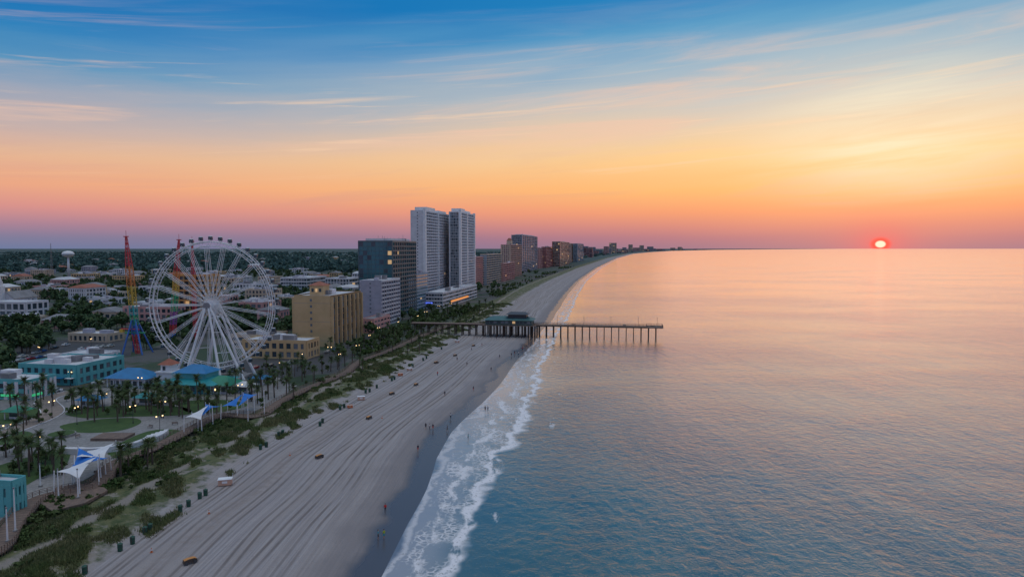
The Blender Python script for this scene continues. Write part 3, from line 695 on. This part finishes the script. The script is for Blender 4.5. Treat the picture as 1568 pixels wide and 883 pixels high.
pl=smooth([G(*p) for p in [(-250,735),(-80,690),(30,655),(80,632),(70,612),(110,600)]])
mb=MB(); ribbon(mb,pl,6,.10,pm('tan_pavers',(.34,.27,.23),(.27,.22,.19),.4,.85,fine=2)); mb.build('garden_path')
mb=MB()
for s_ in (-1,1): ribbon(mb,pl,.3,.22,STUCCO,off=3.2*s_,h=.16)
mb.build('kerb')
main=smooth([G(*p) for p in [(-300,640),(-100,622),(90,596),(215,575),(330,585)]])
mb=MB(); ribbon(mb,main,9,.11,ASPH); YEL=pm('yellow_road_paint',(.55,.4,.06),None,1,.6)
for o_ in (-.15,.15): ribbon(mb,main,.12,.116,YEL,off=o_)
mb.build('road')
bd=[Vector((p[0],p[1])) for p in [(-150,430),(-95,560),(-40,800),(40,1200),(190,2000)]]
mb=MB(); ribbon(mb,smooth(bd),12,.10,ASPH)
for o_ in (-.2,.2): ribbon(mb,smooth(bd),.18,.108,YEL,off=o_)
mb.build('boulevard_road')
mb=MB()
sx,sy=G(170,672)
for k in range(5):
    for i in range(14):
        t0=-1.9+i*.16; t1=t0+.16; r=9+k*1.1
        a=[(sx+q*math.cos(t),sy+q*math.sin(t)) for q,t in ((r,t0),(r+1.1,t0),(r+1.1,t1),(r,t1))]
        mb.poly_slab(a,.05,.35+.3*k,STUCCO)
mb.box(sx,sy+1,.051,9,6,.7,WOOD); mb.build('amphitheatre_steps')
mb=MB(); px_,py_=G(94,667)
mb.tube((px_,py_,.05),(px_,py_,.7),3.6,CONC,24); mb.tube((px_,py_,.7),(px_,py_,.76),3.3,GRASS,24); mb.build('round_planter')
# ---------------------------------------------------------------- boardwalk
bw=smooth([G(*p) for p in [(-140,925),(-40,868),(0,845),(25,806),(62,770),(150,748),(175,716),(238,690),(292,662),(338,640),(395,641),(432,618),(472,598),(528,575),(552,556),(600,538),(650,515),(690,500)]],10)
E=empty('boardwalk')
mb=MB(); L_,R_=ribbon(mb,bw,3.8,1.15,WOOD,h=.3)
acc=0
for i in range(1,len(bw)):
    acc+=(bw[i]-bw[i-1]).length
    if acc>.9:
        acc=0
        mb.face([(*R_[i],1.156),(*(R_[i]+(bw[i]-bw[i-1])*.12),1.156),(*(L_[i]+(bw[i]-bw[i-1])*.12),1.156),(*L_[i],1.156)],WOODD)
mb.build('deck',E)
dp=[G(*p) for p in [(62,778),(88,752),(150,745),(165,758),(130,778),(80,790)]]
mb=MB(); mb.poly_slab(dp,.6,1.17,WOOD); mb.build('overlook_deck',E)
mb=MB()
for side in (L_,R_):
    for i in range(1,len(side)):
        seg=side[i]-side[i-1]; n_=max(1,int(seg.length/1.6))
        for k in range(n_):
            q=side[i-1]+seg*(k/n_); mb.tube((*q,0),(*q,2.2),.07,WOOD,4)
        for z in (1.55,1.85,2.2): mb.tube((*side[i-1],z),(*side[i],z),.05,WOOD,4,cap=False)
mb.build('railing_posts',E)
# ---------------------------------------------------------------- pavilions
def hip(mb,c,w,d,z,h,mat,rot,ridge=.35,ov=1.0):
    ax=Vector((math.cos(rot),math.sin(rot),0)); ay=Vector((-math.sin(rot),math.cos(rot),0)); c=Vector((c[0],c[1],z))
    a=[c+ax*(sx_*(w/2+ov))+ay*(sy_*(d/2+ov)) for sx_,sy_ in ((-1,-1),(1,-1),(1,1),(-1,1))]
    r1=c-ax*(w*ridge/2)+Vector((0,0,h)); r2=c+ax*(w*ridge/2)+Vector((0,0,h))
    mb.face([a[0],a[1],r2,r1],mat); mb.face([a[1],a[2],r2],mat); mb.face([a[2],a[3],r1,r2],mat); mb.face([a[3],a[0],r1],mat); mb.face(list(reversed(a)),WHITE)
def pav(name,u,v,w,d,h,rh,mat,wall,rot=-HEAD,cup=False,skirt=None):
    x,y=G(u,v); mb=MB(); mb.box(x,y,0,w-1.5,d-1.5,h,wall,rot)
    ax=Vector((math.cos(rot),math.sin(rot),0)); ay=Vector((-math.sin(rot),math.cos(rot),0)); c=Vector((x,y,0))
    k=int(w/2.6)
    for i in range(k+1):
        q=c-ay*(d/2)+ax*(-w/2+w*i/k); mb.tube(q,q+Vector((0,0,h)),.16,WHITE,6)
        if i<k: mb.obox(c-ay*((d-1.5)/2+.03)+ax*(-w/2+.9+(w-1.8)*i/k)+Vector((0,0,.8)),ax*(w/k*.6),-ay*.05,(0,0,1.7),glass())
    for i in range(int(d/2.6)): mb.obox(c+ax*((w-1.5)/2+.03)+ay*(-d/2+1.2+i*2.4)+Vector((0,0,.8)),ay*1.5,ax*.05,(0,0,1.7),glass())
    if skirt:
        hip(mb,(x,y),w,d,h,rh*.55,skirt,rot,.3,2.2); mb.box(x,y,h+.6,w*.6,d*.6,rh*.5+.6,wall,rot); hip(mb,(x,y),w*.6,d*.6,h+rh*.5+1.2,rh*.6,mat,rot,.35,.9)
    else: hip(mb,(x,y),w,d,h,rh,mat,rot)
    mb.build(name); OCC.append((x,y,max(w,d)*.6))
pav('blue_roof_pavilion',206,590,16,9,3.6,3.4,BLUER,STUCCO)
pav('blue_and_green_roof_restaurant',303,597,20,14,3.8,4.4,BLUER,TEALW,skirt=TEALR)
pav('green_roof_pavilion',342,600,9,8,3.4,2.8,GREENR,STUCCO)
def cupola():
    x,y=G(260,590); mb=MB(); mb.box(x,y,0,6.5,6.5,5.5,STUCCO,-HEAD); mb.box(x,y,5.5,7.2,7.2,.4,WHITE,-HEAD); mb.box(x,y,5.9,4.2,4.2,2.6,WHITE,-HEAD)
    for k in (-1,1): mb.box(x+k*1.0,y-2.14,6.3,1.1,.05,1.6,GL1,-HEAD)
    hip(mb,(x,y),4.2,4.2,8.5,2.2,ROOFR,-HEAD,0.0,.9); mb.tube((x,y,10.6),(x,y,12),.08,WHITE,5); mb.build('white_cupola_tower'); OCC.append((x,y,5))
cupola()
for (u,v,w_,mt) in [(375,600,5,WHITE),(398,588,5,BLUER),(140,622,6,BLUER),(225,618,5,TEALR),(28,640,5,GREENR)]:
    pav('ticket_kiosk',u,v,w_,4.5,2.6,1.5,mt,STUCCO)
# ---------------------------------------------------------------- shade sails
def sail(name,pts,hs,mat):
    mb=MB(); P=[Vector((*G(*p),0)) for p in pts]; c=sum(P,Vector())/len(P)
    for p,h in zip(P,hs):
        o=(p-c).normalized()*.9; mb.tube(p+o,p+o*.6+Vector((0,0,h+.5)),.14,WHITE,8,.1)
        mb.tube(p+o*.6+Vector((0,0,h+.3)),p+Vector((0,0,h)),.03,STEELG,4)
    n=8; g={}
    for i in range(n+1):
        for j in range(n+1):
            a,b=i/n,j/n
            q=P[0].lerp(P[1],a).lerp(P[3].lerp(P[2],a),b)
            e=.22*(4*a*(1-a))*abs(2*b-1)**2+.22*(4*b*(1-b))*abs(2*a-1)**2
            q=q.lerp(c,e); z=(hs[0]*(1-a)+hs[1]*a)*(1-b)+(hs[3]*(1-a)+hs[2]*a)*b
            g[i,j]=(q.x,q.y,z)
    for i in range(n):
        for j in range(n): mb.face([g[i,j],g[i+1,j],g[i+1,j+1],g[i,j+1]],mat)
    mb.build(name)
BF=pm('blue_sail_fabric',(.02,.18,.6),None,.5,.7); WF=pm('white_sail_fabric',(.72,.72,.74),(.62,.62,.65),.5,.7)
sail('shade_sail',[(88,765),(122,762),(150,740),(112,742)],[6,4.2,6.2,4.4],WF)
sail('shade_sail',[(102,752),(150,748),(166,728),(122,728)],[4,6.4,4.2,6.6],BF)
sail('shade_sail',[(118,742),(160,732),(176,715),(135,716)],[6.4,4.2,6,4.2],WF)
sail('shade_sail',[(284,668),(308,662),(320,648),(295,652)],[5.5,3.8,5.6,3.8],WF)
sail('shade_sail',[(305,660),(325,652),(338,640),(316,645)],[3.8,5.6,3.9,5.4],BF)
sail('shade_sail',[(340,648),(362,640),(372,628),(350,634)],[5.2,3.8,5.4,3.8],BF)
sail('shade_sail',[(365,640),(388,632),(395,620),(372,625)],[3.8,5.4,3.8,5.2],BF)
for (u,v,h) in [(405,640,9),(380,650,8),(24,822,8),(12,838,6),(90,770,6),(120,770,6),(62,745,5)]:
    x,y=G(u,v); mb=MB(); mb.tube((0,0,0),(0,0,h),.16,WHITE,8,.09); mb.tube((0,0,h),(0,0,h+.25),.16,STEELG,8); mb.box(0,0,0,.6,.6,.3,CONC); mb.build('white_pole',loc=(x,y,1.1 if v>760 else .05))
# ---------------------------------------------------------------- vegetation
def leafmat(name,a,b,c=None):
    m,nt,bs=base(name); pos=N(nt,'ShaderNodeNewGeometry').outputs['Position']
    n1=NOISE(nt,pos,.12,3,.6); n2=NOISE(nt,pos,1.3,3,.6)
    col=MIX(nt,SS(nt,n1,.35,.65),a,b); col=MIX(nt,SS(nt,n2,.35,.7,0,.5),col,c or tuple(x*.4 for x in a))
    nt.links.new(col,bs.inputs['Base Color']); bs.inputs['Roughness'].default_value=.75; bs.inputs['Specular IOR Level'].default_value=.2
    return m
LEAF=leafmat('tree_foliage',(.08,.125,.045),(.04,.085,.042)); PALML=leafmat('palm_foliage',(.06,.10,.035),(.09,.12,.045))
BARK=pm('bark',(.13,.10,.08),(.09,.07,.055),1,.9); DG=leafmat('dune_grass_blades',(.11,.15,.05),(.20,.19,.09),(.05,.08,.026)); SHR=leafmat('shrub_foliage',(.06,.105,.028),(.095,.125,.045))
def crowns(cx,cy,cz,rx,rz,K,size):
    n=len(cx); lob=6
    lc=rng.normal(0,1,(n,lob,3)); lc/=np.linalg.norm(lc,axis=2,keepdims=True); lc*=rng.uniform(.25,.7,(n,lob,1))
    pick=rng.integers(0,lob,(n,K)); base_=np.take_along_axis(lc,pick[:,:,None].repeat(3,2),1)
    dd=rng.normal(0,1,(n,K,3)); dd/=np.linalg.norm(dd,axis=2,keepdims=True); p=base_+dd*rng.uniform(.25,.5,(n,K,1))
    ctr=np.stack([cx[:,None]+p[:,:,0]*rx[:,None],cy[:,None]+p[:,:,1]*rx[:,None],cz[:,None]+p[:,:,2]*rz[:,None]],-1).reshape(-1,3)
    sz=np.repeat(size,K)*rng.uniform(.6,1.3,n*K)
    nn=dd.reshape(-1,3)+rng.normal(0,.45,(n*K,3)); nn/=np.linalg.norm(nn,axis=1,keepdims=True)
    a=np.cross(nn,rng.normal(0,1,(n*K,3))); a/=np.linalg.norm(a,axis=1,keepdims=True); b=np.cross(nn,a)
    a*=sz[:,None]; b*=(sz*rng.uniform(.6,1,n*K))[:,None]
    return np.stack([ctr-a-b*.4,ctr+b*-.9+a*.3,ctr+a+b*.5,ctr+b-a*.4],1).reshape(-1,3)
def trunks(cx,cy,h,r):
    out=[]
    for k in range(4):
        t0,t1=k*math.pi/2,(k+1)*math.pi/2
        q=[(t0,0),(t1,0),(t1,1),(t0,1)]
        out.append(np.stack([np.stack([cx+r*(1-.5*z)*math.cos(t),cy+r*(1-.5*z)*math.sin(t),h*z],-1) for t,z in q],1))
    return np.concatenate(out,0).reshape(-1,3)
def forest(name,pts,hlo,hhi,K,leaf=LEAF,rs=1.0):
    pts=np.array(pts,dtype=float); n=len(pts); h=rng.uniform(hlo,hhi,n); r=h*rng.uniform(.36,.52,n)*rs
    V1=crowns(pts[:,0],pts[:,1],h*.62,r,h*.42,K,r*(.62/ (K/60)**.5)*.42*1.25); V2=trunks(pts[:,0],pts[:,1],h*.6,h*.03)
    me=np_mesh(name,np.concatenate([V1,V2]),4,[leaf,BARK],np.concatenate([np.zeros(len(V1)//4),np.ones(len(V2)//4)])); return put(name,me)
def free(x,y,pad=3): return all((x-c[0])**2+(y-c[1])**2>(c[2]*.85+pad)**2 for c in OCC)
pts=[]
while len(pts)<2300:
    Y=400*math.exp(random.random()*math.log(1700/400)); x=random.uniform(-.9*Y,float(water_x(Y))-100)
    if math.sin(x*.011+2)+math.sin(Y*.013+x*.007)+random.gauss(0,.7)<-.3: continue
    if free(x,Y): pts.append((x,Y))
forest('woodland_trees',pts,6,11,60)
pts=[]
while len(pts)<5000:
    Y=1500*math.exp(random.random()**.9*math.log(9000/1500)); x=random.uniform(-.9*Y,float(water_x(Y))-160)
    if free(x,Y): pts.append((x,Y))
forest('distant_woodland',pts,7,12,20,leafmat('hazy_distant_foliage',(.07,.14,.13),(.09,.155,.135),(.035,.075,.08)),2.4)  # bluish leaf colour stands in for haze over the far trees
def inpx(u0,u1,v0,v1,n,pad=1):
    out=[];k=0
    while len(out)<n and k<n*30:
        k+=1; x,y=G(random.uniform(u0,u1),random.uniform(v0,v1))
        if free(x,y,pad): out.append((x,y))
    return out
pts=inpx(-60,78,492,545,70)+inpx(80,200,462,512,70)+inpx(200,300,490,540,30)+inpx(340,450,480,515,40)+inpx(-60,20,545,600,12)
forest('parkland_trees',pts,7,12,150)
pts=[];
while len(pts)<520:
    Y=random.uniform(330,2200)if random.random()<.6 else random.uniform(330,800); x=float(water_x(Y))-random.uniform(72,98)
    if free(x,Y,0): pts.append((x,Y))
forest('beachfront_hedge_trees',pts,2.5,5,70,SHR)
pts=inpx(-60,100,690,735,34)+inpx(100,330,600,636,40)+inpx(180,225,700,735,8)+inpx(400,520,560,590,26)+inpx(340,420,605,630,10)+inpx(-40,80,632,650,10)
forest('garden_shrubs',pts,1.5,3.2,110,SHR)
def cl(x,y): return np.sin(x*.31+y*.17)+np.sin(y*.23-x*.4+1.3)+.8*np.sin(x*.9+y*.55)+.6*np.sin(y*.071)
n=90000; Y=80*np.exp(rng.random(n)*np.log(650/80)); S=rng.uniform(-78,-47,n); X=water_x(Y)+S
bx=np.array([b.x for b in bw]);by=np.array([b.y for b in bw]); bo=np.argsort(by); BX=np.interp(Y,by[bo],bx[bo])
edge=-52+2.5*np.sin(Y*.21)+2*np.sin(Y*.057+2)+1.6*np.sin(Y*.73)
keep=(np.abs(X-path_x(Y))>1.1+.7*np.sin(Y*.6))&(cl(X,Y)>-.45+np.where(S>edge-3,1.3,0))&(X>BX+2.2)&(S<edge+5)&((Y<410)|(Y>430)|(X<-70))
X,Y,S=X[keep],Y[keep],S[keep]; Z=prof(S,X,Y); n=len(X); nb=4
hh=np.repeat(rng.uniform(.35,1.05,n),nb); xx=np.repeat(X,nb)+rng.normal(0,.35,n*nb); yy=np.repeat(Y,nb)+rng.normal(0,.35,n*nb); zz=np.repeat(Z,nb)-.1
th=rng.uniform(0,6.28,n*nb); wv=np.repeat(np.clip(Y/160,.7,2.5),nb)*.13; lx=rng.normal(0,.3,n*nb); ly=rng.normal(0,.3,n*nb)
V=np.stack([np.stack([xx-np.cos(th)*wv,yy-np.sin(th)*wv,zz],-1),np.stack([xx+np.cos(th)*wv,yy+np.sin(th)*wv,zz],-1),np.stack([xx+lx,yy+ly,zz+hh],-1)],1).reshape(-1,3)
put('dune_grass',np_mesh('dune_grass',V,3,[DG]))
pts=[]
while len(pts)<420:
    Y=80*math.exp(random.random()*math.log(500/80)); x=float(np.interp(Y,by[bo],bx[bo]))+random.expovariate(1/4.)+2
    if abs(x-float(path_x(Y)))>2.5 and x<float(water_x(Y))-56: pts.append((x,Y))
forest('dune_shrubs',pts,.8,2.0,70,SHR,1.2)
# palms
def palm_mesh(seed):
    rd=random.Random(seed); mb=MB(); h=rd.uniform(5,7.2); lean=Vector((rd.uniform(-.4,.4),rd.uniform(-.4,.4),0)); pr=Vector((0,0,0))
    for k in range(5):
        t=(k+1)/5; q=lean*t*t+Vector((0,0,h*t)); mb.tube(pr,q,.24-.02*k,BARK,7,.22-.02*k,cap=False); pr=q
    mb.ell(tuple(pr),.4,.4,.5,BARK,7,5)
    for i in range(34):
        az_=rd.uniform(0,6.28); el_=rd.uniform(-.55,1.35); L=rd.uniform(1.5,2.1); dv=Vector((math.cos(az_)*math.cos(el_),math.sin(az_)*math.cos(el_),math.sin(el_))); p=pr.copy(); side=Vector((-math.sin(az_),math.cos(az_),0))
        pts=[p.copy()]
        for k in range(5): p=p+dv*(L/5); dv=(dv+Vector((0,0,-.22))).normalized(); pts.append(p.copy())
        for k in range(1,6):
            b0=pts[k-1];b1=pts[k]; ll=.75*(1-abs(k-3.2)/4.2)
            for s_ in (-1,1):
                tip=b1+side*(s_*ll)+(b1-b0)*1.1+Vector((0,0,-.22*ll)); mb.face([b0,b0.lerp(b1,.75),tip],PALML)
        mb.face([pts[4],pts[5],pts[5]+(pts[5]-pts[4])*1.3+side*.05],PALML)
    return mb.build('palm_tree_mesh',data_only=True)
PM=[palm_mesh(i) for i in range(5)]
random.seed(33); placed=[]
def palms(u0,u1,v0,v1,n,md=2.6):
    k=0;c=0
    while c<n and k<n*40:
        k+=1; x,y=G(random.uniform(u0,u1),random.uniform(v0,v1))
        if any((x-a)**2+(y-b)**2<md*md for a,b in placed) or not free(x,y,-3): continue
        if abs(x-float(np.interp(y,by[bo],bx[bo])))<2.6: continue
        placed.append((x,y)); c+=1
        put('palm_tree',random.choice(PM),(x,y,0),random.uniform(0,6.28),scale=random.uniform(.8,1.12))
palms(160,280,612,640,30); palms(110,200,618,650,14); palms(-20,85,598,625,12); palms(25,105,700,730,14,1.8); palms(345,455,590,622,20); palms(400,485,562,590,16)
palms(180,235,705,738,6); palms(485,560,535,572,18); palms(560,650,500,545,28); palms(20,60,640,665,4); palms(240,345,612,640,14); palms(650,735,470,505,24); palms(-30,40,690,720,5); palms(640,760,452,480,18,4); palms(415,470,515,545,6)
# ---------------------------------------------------------------- street lamps
def lampmesh():
    mb=MB(); mb.tube((0,0,0),(0,0,.5),.16,DARKF,8); mb.tube((0,0,.5),(0,0,5.2),.08,DARKF,6,.06); mb.tube((0,0,5.1),(.8,0,5.4),.05,DARKF,5); mb.tube((0,0,5.1),(-.8,0,5.4),.05,DARKF,5)
    for s_ in (-1,1): mb.ell((s_*.9,0,5.3),.2,.2,.2,LAMPG,8,6); mb.tube((s_*.9,0,5.47),(s_*.9,0,5.57),.2,DARKF,8,.05)
    return mb.build('street_lamp_mesh',data_only=True)
LM=lampmesh()
for (u,v) in [(80,640),(204,648),(245,665),(160,628),(118,650),(30,605),(12,680),(330,620),(368,612),(430,575),(548,545),(520,560),(566,528),(580,515),(610,505),(108,590),(215,600),(20,560),(60,548),(140,534),(435,500),(445,490),(590,500),(640,495),(652,488),(672,478),(690,474),(250,640),(56,700),(460,560),(505,548)]:
    x,y=G(u,v); put('street_lamp',LM,(x,y,.05),random.uniform(0,3))
# ---------------------------------------------------------------- cars
def carmesh(col,i):
    cm=pm('car_paint_%d'%i,col,tuple(x*.9 for x in col),.5,.25,spec=.6); mb=MB()
    prof_=[(-2.2,.45),(-2.25,.8),(-1.5,.95),(-.9,1.0),(1.3,1.0),(2.1,.92),(2.2,.5)]
    W=.88
    def ex(pr,w,m,w2=None,):
        n=len(pr)
        for i in range(n):
            a,b=pr[i],pr[(i+1)%n]; mb.face([(a[0],-w,a[1]),(b[0],-w,b[1]),(b[0],w,b[1]),(a[0],w,a[1])],m)
        mb.face([(a[0],-w,a[1]) for a in reversed(pr)],m); mb.face([(a[0],w,a[1]) for a in pr],m)
    ex([(-2.2,.3)]+prof_+[(2.2,.3)],W,cm)
    b=[(-1.1,-.8,1.003),(1.35,-.8,1.003),(1.35,.8,1.003),(-1.1,.8,1.003)]; t=[(-.45,-.62,1.45),(.85,-.62,1.45),(.85,.62,1.45),(-.45,.62,1.45)]
    for i in range(4): mb.face([b[i],b[(i+1)%4],t[(i+1)%4],t[i]],GL1)
    mb.face(t,cm)
    for x in (-1.35,1.35):
        for y in (-.9,.68): mb.tube((x,y,.34),(x,y+.22,.34),.34,DARKF,12)
    mb.box(2.21,0,.6,.04,1.4,.15,WHITE); return mb.build('parked_car_mesh',data_only=True)
CM=[carmesh(c,i) for i,c in enumerate([(.7,.7,.72),(.04,.04,.045),(.3,.31,.33),(.35,.03,.03),(.04,.1,.3),(.6,.58,.52)])]
random.seed(12)
for (u0,v0,u1,v1,n) in [(30,548,105,528,8),(10,556,80,545,5),(120,536,195,528,7),(350,570,450,556,9),(470,548,540,530,6)]:
    a=Vector(G(u0,v0)); b=Vector(G(u1,v1))
    for k in range(n):
        if random.random()<.25: continue
        q=a.lerp(b,(k+.5)/n); put('parked_car',random.choice(CM),(q.x,q.y,.07),random.choice([1.57,4.71])+random.uniform(-.05,.05)-HEAD)
for (u,v) in [(85,600),(150,588),(-5,608)]:
    x,y=G(u,v); put('parked_car',random.choice(CM),(x,y,.12),random.uniform(.3,.5))
# ---------------------------------------------------------------- beach furniture
def barrel():
    g=pm('bin_green',(.02,.09,.06),None,2,.6); mb=MB(); mb.tube((0,0,0),(0,0,.95),.3,g,12,.34,cap=False); mb.tube((0,0,.95),(0,0,1.0),.36,DARKF,12); mb.tube((0,0,.5),(0,0,.56),.345,DARKF,12); mb.tube((0,0,1.0),(0,0,1.14),.34,g,12,.12)
    mb.box(.3,0,.2,.1,.1,.9,WOODD); return mb.build('trash_barrel_mesh',data_only=True)
BM=barrel()
bins=[(130,878),(184,843),(203,832),(222,817),(230,812),(276,783),(289,775),(306,763),(315,758),(399,688),(408,684),(427,668),(433,665),(490,652),(494,647),(521,627),(527,624),(560,602),(566,600),(577,594),(600,583),(604,581),(632,562),(648,552),(653,549),(676,535),(700,522)]
for (u,v) in bins:
    x,y=G(u,v); put('trash_barrel',BM,(x,y,0),random.uniform(0,6),scale=1.3)
def standbox(c1,c2):
    mb=MB(); mb.box(0,0,.12,2.2,1.3,1.0,c1,0); mb.box(0,0,1.12,2.4,1.5,.1,c2); mb.box(0,0,0,2.0,1.1,.12,WOODD); mb.box(0,-.66,.5,.9,.03,.4,c2); mb.tube((1.3,0,0),(1.3,0,2.1),.04,WHITE,6)
    return mb.build('beach_storage_box_mesh',data_only=True)
PEACH=pm('peach_paint',(.62,.38,.28),None,1,.6); ORG=pm('orange_paint',(.6,.16,.05),None,1,.5); BX1=standbox(PEACH,WHITE); BX2=standbox(ORG,PEACH)
for (u,v,mm,sc_) in [(345,742,BX1,1.25),(553,612,BX1,1.1),(536,624,BX2,.8),(613,575,BX2,.9),(627,567,BX1,1),(700,524,BX1,1)]:
    x,y=G(u,v); put('beach_storage_box',mm,(x,y,0),.25,scale=sc_)
def cart():
    mb=MB(); o=pm('cart_orange',(.6,.25,.05),None,1,.5)
    pr=[(-1.3,.35),(-1.15,.95),(-.5,1.1),(.7,1.1),(1.2,.85),(1.35,.4)]
    for i in range(len(pr)):
        a,b=pr[i],pr[(i+1)%len(pr)]; mb.face([(a[0],-.5,a[1]),(b[0],-.5,b[1]),(b[0],.5,b[1]),(a[0],.5,a[1])],o if i in (1,2,3) else WOODD)
    mb.face([(a[0],-.5,a[1]) for a in reversed(pr)],WOODD); mb.face([(a[0],.5,a[1]) for a in pr],WOODD)
    for x in (-.8,.8):
        for y in (-.62,.5): mb.tube((x,y,.33),(x,y+.14,.33),.33,DARKF,12)
    mb.tube((1.3,0,.5),(2.1,0,.9),.04,STEELG,5); mb.tube((2.1,-.3,.9),(2.1,.3,.9),.04,STEELG,5)
    return mb.build('beach_cart_mesh',data_only=True)
CT=cart()
for (u,v,r) in [(291,862,.75),(489,701,.9),(565,641,1.2),(637,590,1.2),(697,545,1.),(725,530,1.),(668,556,.8),(600,604,1.)]:
    x,y=G(u,v); put('beach_cart',CT,(x,y,0),r,scale=.85)
def cone():
    mb=MB(); mb.box(0,0,0,.4,.4,.05,ORG); mb.tube((0,0,.05),(0,0,.75),.16,ORG,10,.04); mb.tube((0,0,.35),(0,0,.5),.125,WHITE,10,.09); return mb.build('traffic_cone_mesh',data_only=True)
CN=cone()
for (u,v) in [(320,786),(444,697),(232,845),(585,640),(300,700)]:
    x,y=G(u,v); put('traffic_cone',CN,(x,y,0),0,scale=1.1)
# ---------------------------------------------------------------- people
SKIN=pm('skin',(.42,.24,.17),None,3,.6); HAIR=pm('hair_brown',(.05,.03,.02),None,5,.7)
def person(name,shirt,pants,st,long=False,bend=0.0):
    j=[(0,0,.95),(0,.01,1.18),(0,.01,1.36),(0,0,1.49),(0,.015,1.56)]
    e=[(0,1),(1,2),(2,3),(3,4)]; r=[(.15,.11),(.14,.10),(.165,.11),(.06,.06),(.055,.06)]
    def add(p,par,rr): j.append(p); e.append((par,len(j)-1)); r.append(rr); return len(j)-1
    for s_ in (-1,1):
        g=st*s_
        a=add((.18*s_,0,1.42),2,(.065,.065)); b=add((.24*s_,-g*.35,1.15),a,(.045,.045)); c=add((.26*s_,-g*.5+.08,.92),b,(.032,.032)); h_=add((.262*s_,-g*.52+.11,.85),c,(.04,.022))
        for k in range(4): f1=add((.262*s_+(k-1.5)*.005,-g*.52+.09+k*.02,.80),h_,(.009,.009)); add((.255*s_,-g*.52+.10+k*.02,.755+abs(k-1.5)*.008),f1,(.008,.008))
        add((.25*s_,-g*.52+.16,.83),h_,(.01,.01))
        a=add((.095*s_,0,.88),0,(.095,.1)); b=add((.1*s_,g*.35+.03,.5),a,(.06,.06)); c=add((.1*s_,g*.75-.04,.09),b,(.038,.04)); add((.11*s_,g*.75+.12,.035),c,(.04,.03))
    me=bpy.data.meshes.new('tmp'); me.from_pydata(j,e,[]); o=bpy.data.objects.new('tmp',me); sc.collection.objects.link(o)
    o.modifiers.new('s','SKIN')
    for i,sv in enumerate(me.skin_vertices[0].data): sv.radius=r[i]; sv.use_root=(i==0)
    m2=o.modifiers.new('d','SUBSURF'); m2.levels=1; m2.render_levels=1
    dg=bpy.context.evaluated_depsgraph_get(); ev=o.evaluated_get(dg); bm_=ev.to_mesh(); mb=MB()
    vs=[v.co.copy() for v in bm_.vertices]
    for p in bm_.polygons:
        c=p.center; m=SKIN
        if 1.0<c.z<1.47 and (abs(c.x)<.22 or c.z>1.22): m=shirt
        elif (.55 if not long else .12)<c.z<=1.02 and abs(c.x)<.215: m=pants
        mb.face([vs[i] for i in p.vertices],m)
    ev.to_mesh_clear(); bpy.data.objects.remove(o)
    mb.ell((0,.02,1.655),.078,.095,.115,SKIN,12,8); mb.ell((0,.0,1.685),.086,.097,.10,HAIR,12,6)
    mb.tube((0,.11,1.65),(0,.135,1.635),.014,SKIN,5); 
    for s_ in (-1,1): mb.ell((.03*s_,.105,1.665),.012,.008,.008,DARKF,6,4); mb.ell((.08*s_,.02,1.65),.012,.02,.03,SKIN,6,4)
    mb.tube((-.02,.112,1.61),(.02,.112,1.61),.006,ROOFR,5)
    return mb.build(name+'_mesh',data_only=True,smooth=True)
RS=pm('red_cloth',(.6,.03,.03),None,2,.8);BS=pm('teal_cloth',(.03,.35,.4),None,2,.8);DK=pm('navy_cloth',(.03,.035,.06),None,2,.8);WS=pm('white_cloth',(.6,.6,.6),None,2,.8);YS=pm('lime_cloth',(.4,.5,.05),None,2,.8)
PP=[person('walking_man',RS,DK,.35,True),person('standing_woman',BS,DK,.08),person('walking_man',DK,DK,.3),person('standing_man',YS,BS,.1),person('walking_woman',WS,DK,.3,True),person('walking_woman',DK,RS,.25)]
for (u,v,k,r) in [(590,783,0,.3),(579,824,1,-1.2),(588,823,3,.9),(652,656,2,0),(658,657,4,1),(663,657,5,.4),(685,659,2,2),(717,671,1,1.4),(743,628,2,.2),(747,627,4,.3),(783,545,2,0),(788,542,5,0),(794,543,4,.5),(752,568,2,1),(725,598,5,1),(681,606,2,.3),(806,532,2,0),(690,640,4,.2),(800,536,0,0),(640,690,5,.6),(700,552,2,0),(722,536,4,0),(738,530,5,1),(760,520,2,0),(765,548,2,.6),(818,512,5,0),(812,522,2,0),(772,512,4,0),(670,575,0,.3),(715,560,2,.9)]:
    x,y=G(u,v); s_=x-float(water_x(y)); put(['walking_man','standing_woman','walking_man','standing_man','walking_woman','walking_woman'][k],PP[k],(x,y,float(prof(np.array(s_),x,y))),r,scale=1.08)
def bench():
    mb=MB()
    for k in range(3): mb.box(0,-.2+k*.18,.44,1.7,.14,.04,WOOD)
    for k in range(2): mb.box(0,.27,.6+k*.17,1.7,.04,.13,WOOD)
    for s_ in (-.75,.75): mb.box(s_,-.2,0,.06,.06,.44,DARKF); mb.box(s_,.25,0,.06,.06,.9,DARKF); mb.box(s_,.03,.4,.05,.5,.04,DARKF)
    return mb.build('park_bench_mesh',data_only=True)
BN=bench()
for (u,v) in [(60,665),(120,670),(135,700),(230,655),(268,650),(150,725),(318,632)]:
    x,y=G(u,v); put('park_bench',BN,(x,y,.055),random.uniform(0,6))
# ---------------------------------------------------------------- camera / view
cam=bpy.data.cameras.new('camera'); co=bpy.data.objects.new('camera',cam); sc.collection.objects.link(co); sc.camera=co
co.location=(0,0,CAM_H); co.rotation_euler=(math.pi/2-PITCH,0,0); cam.sensor_width=36; cam.lens=36*F/1568; cam.clip_end=200000; cam.clip_start=.5
sc.view_settings.view_transform='Standard'; sc.view_settings.look='None'; sc.view_settings.exposure=0; sc.view_settings.gamma=1
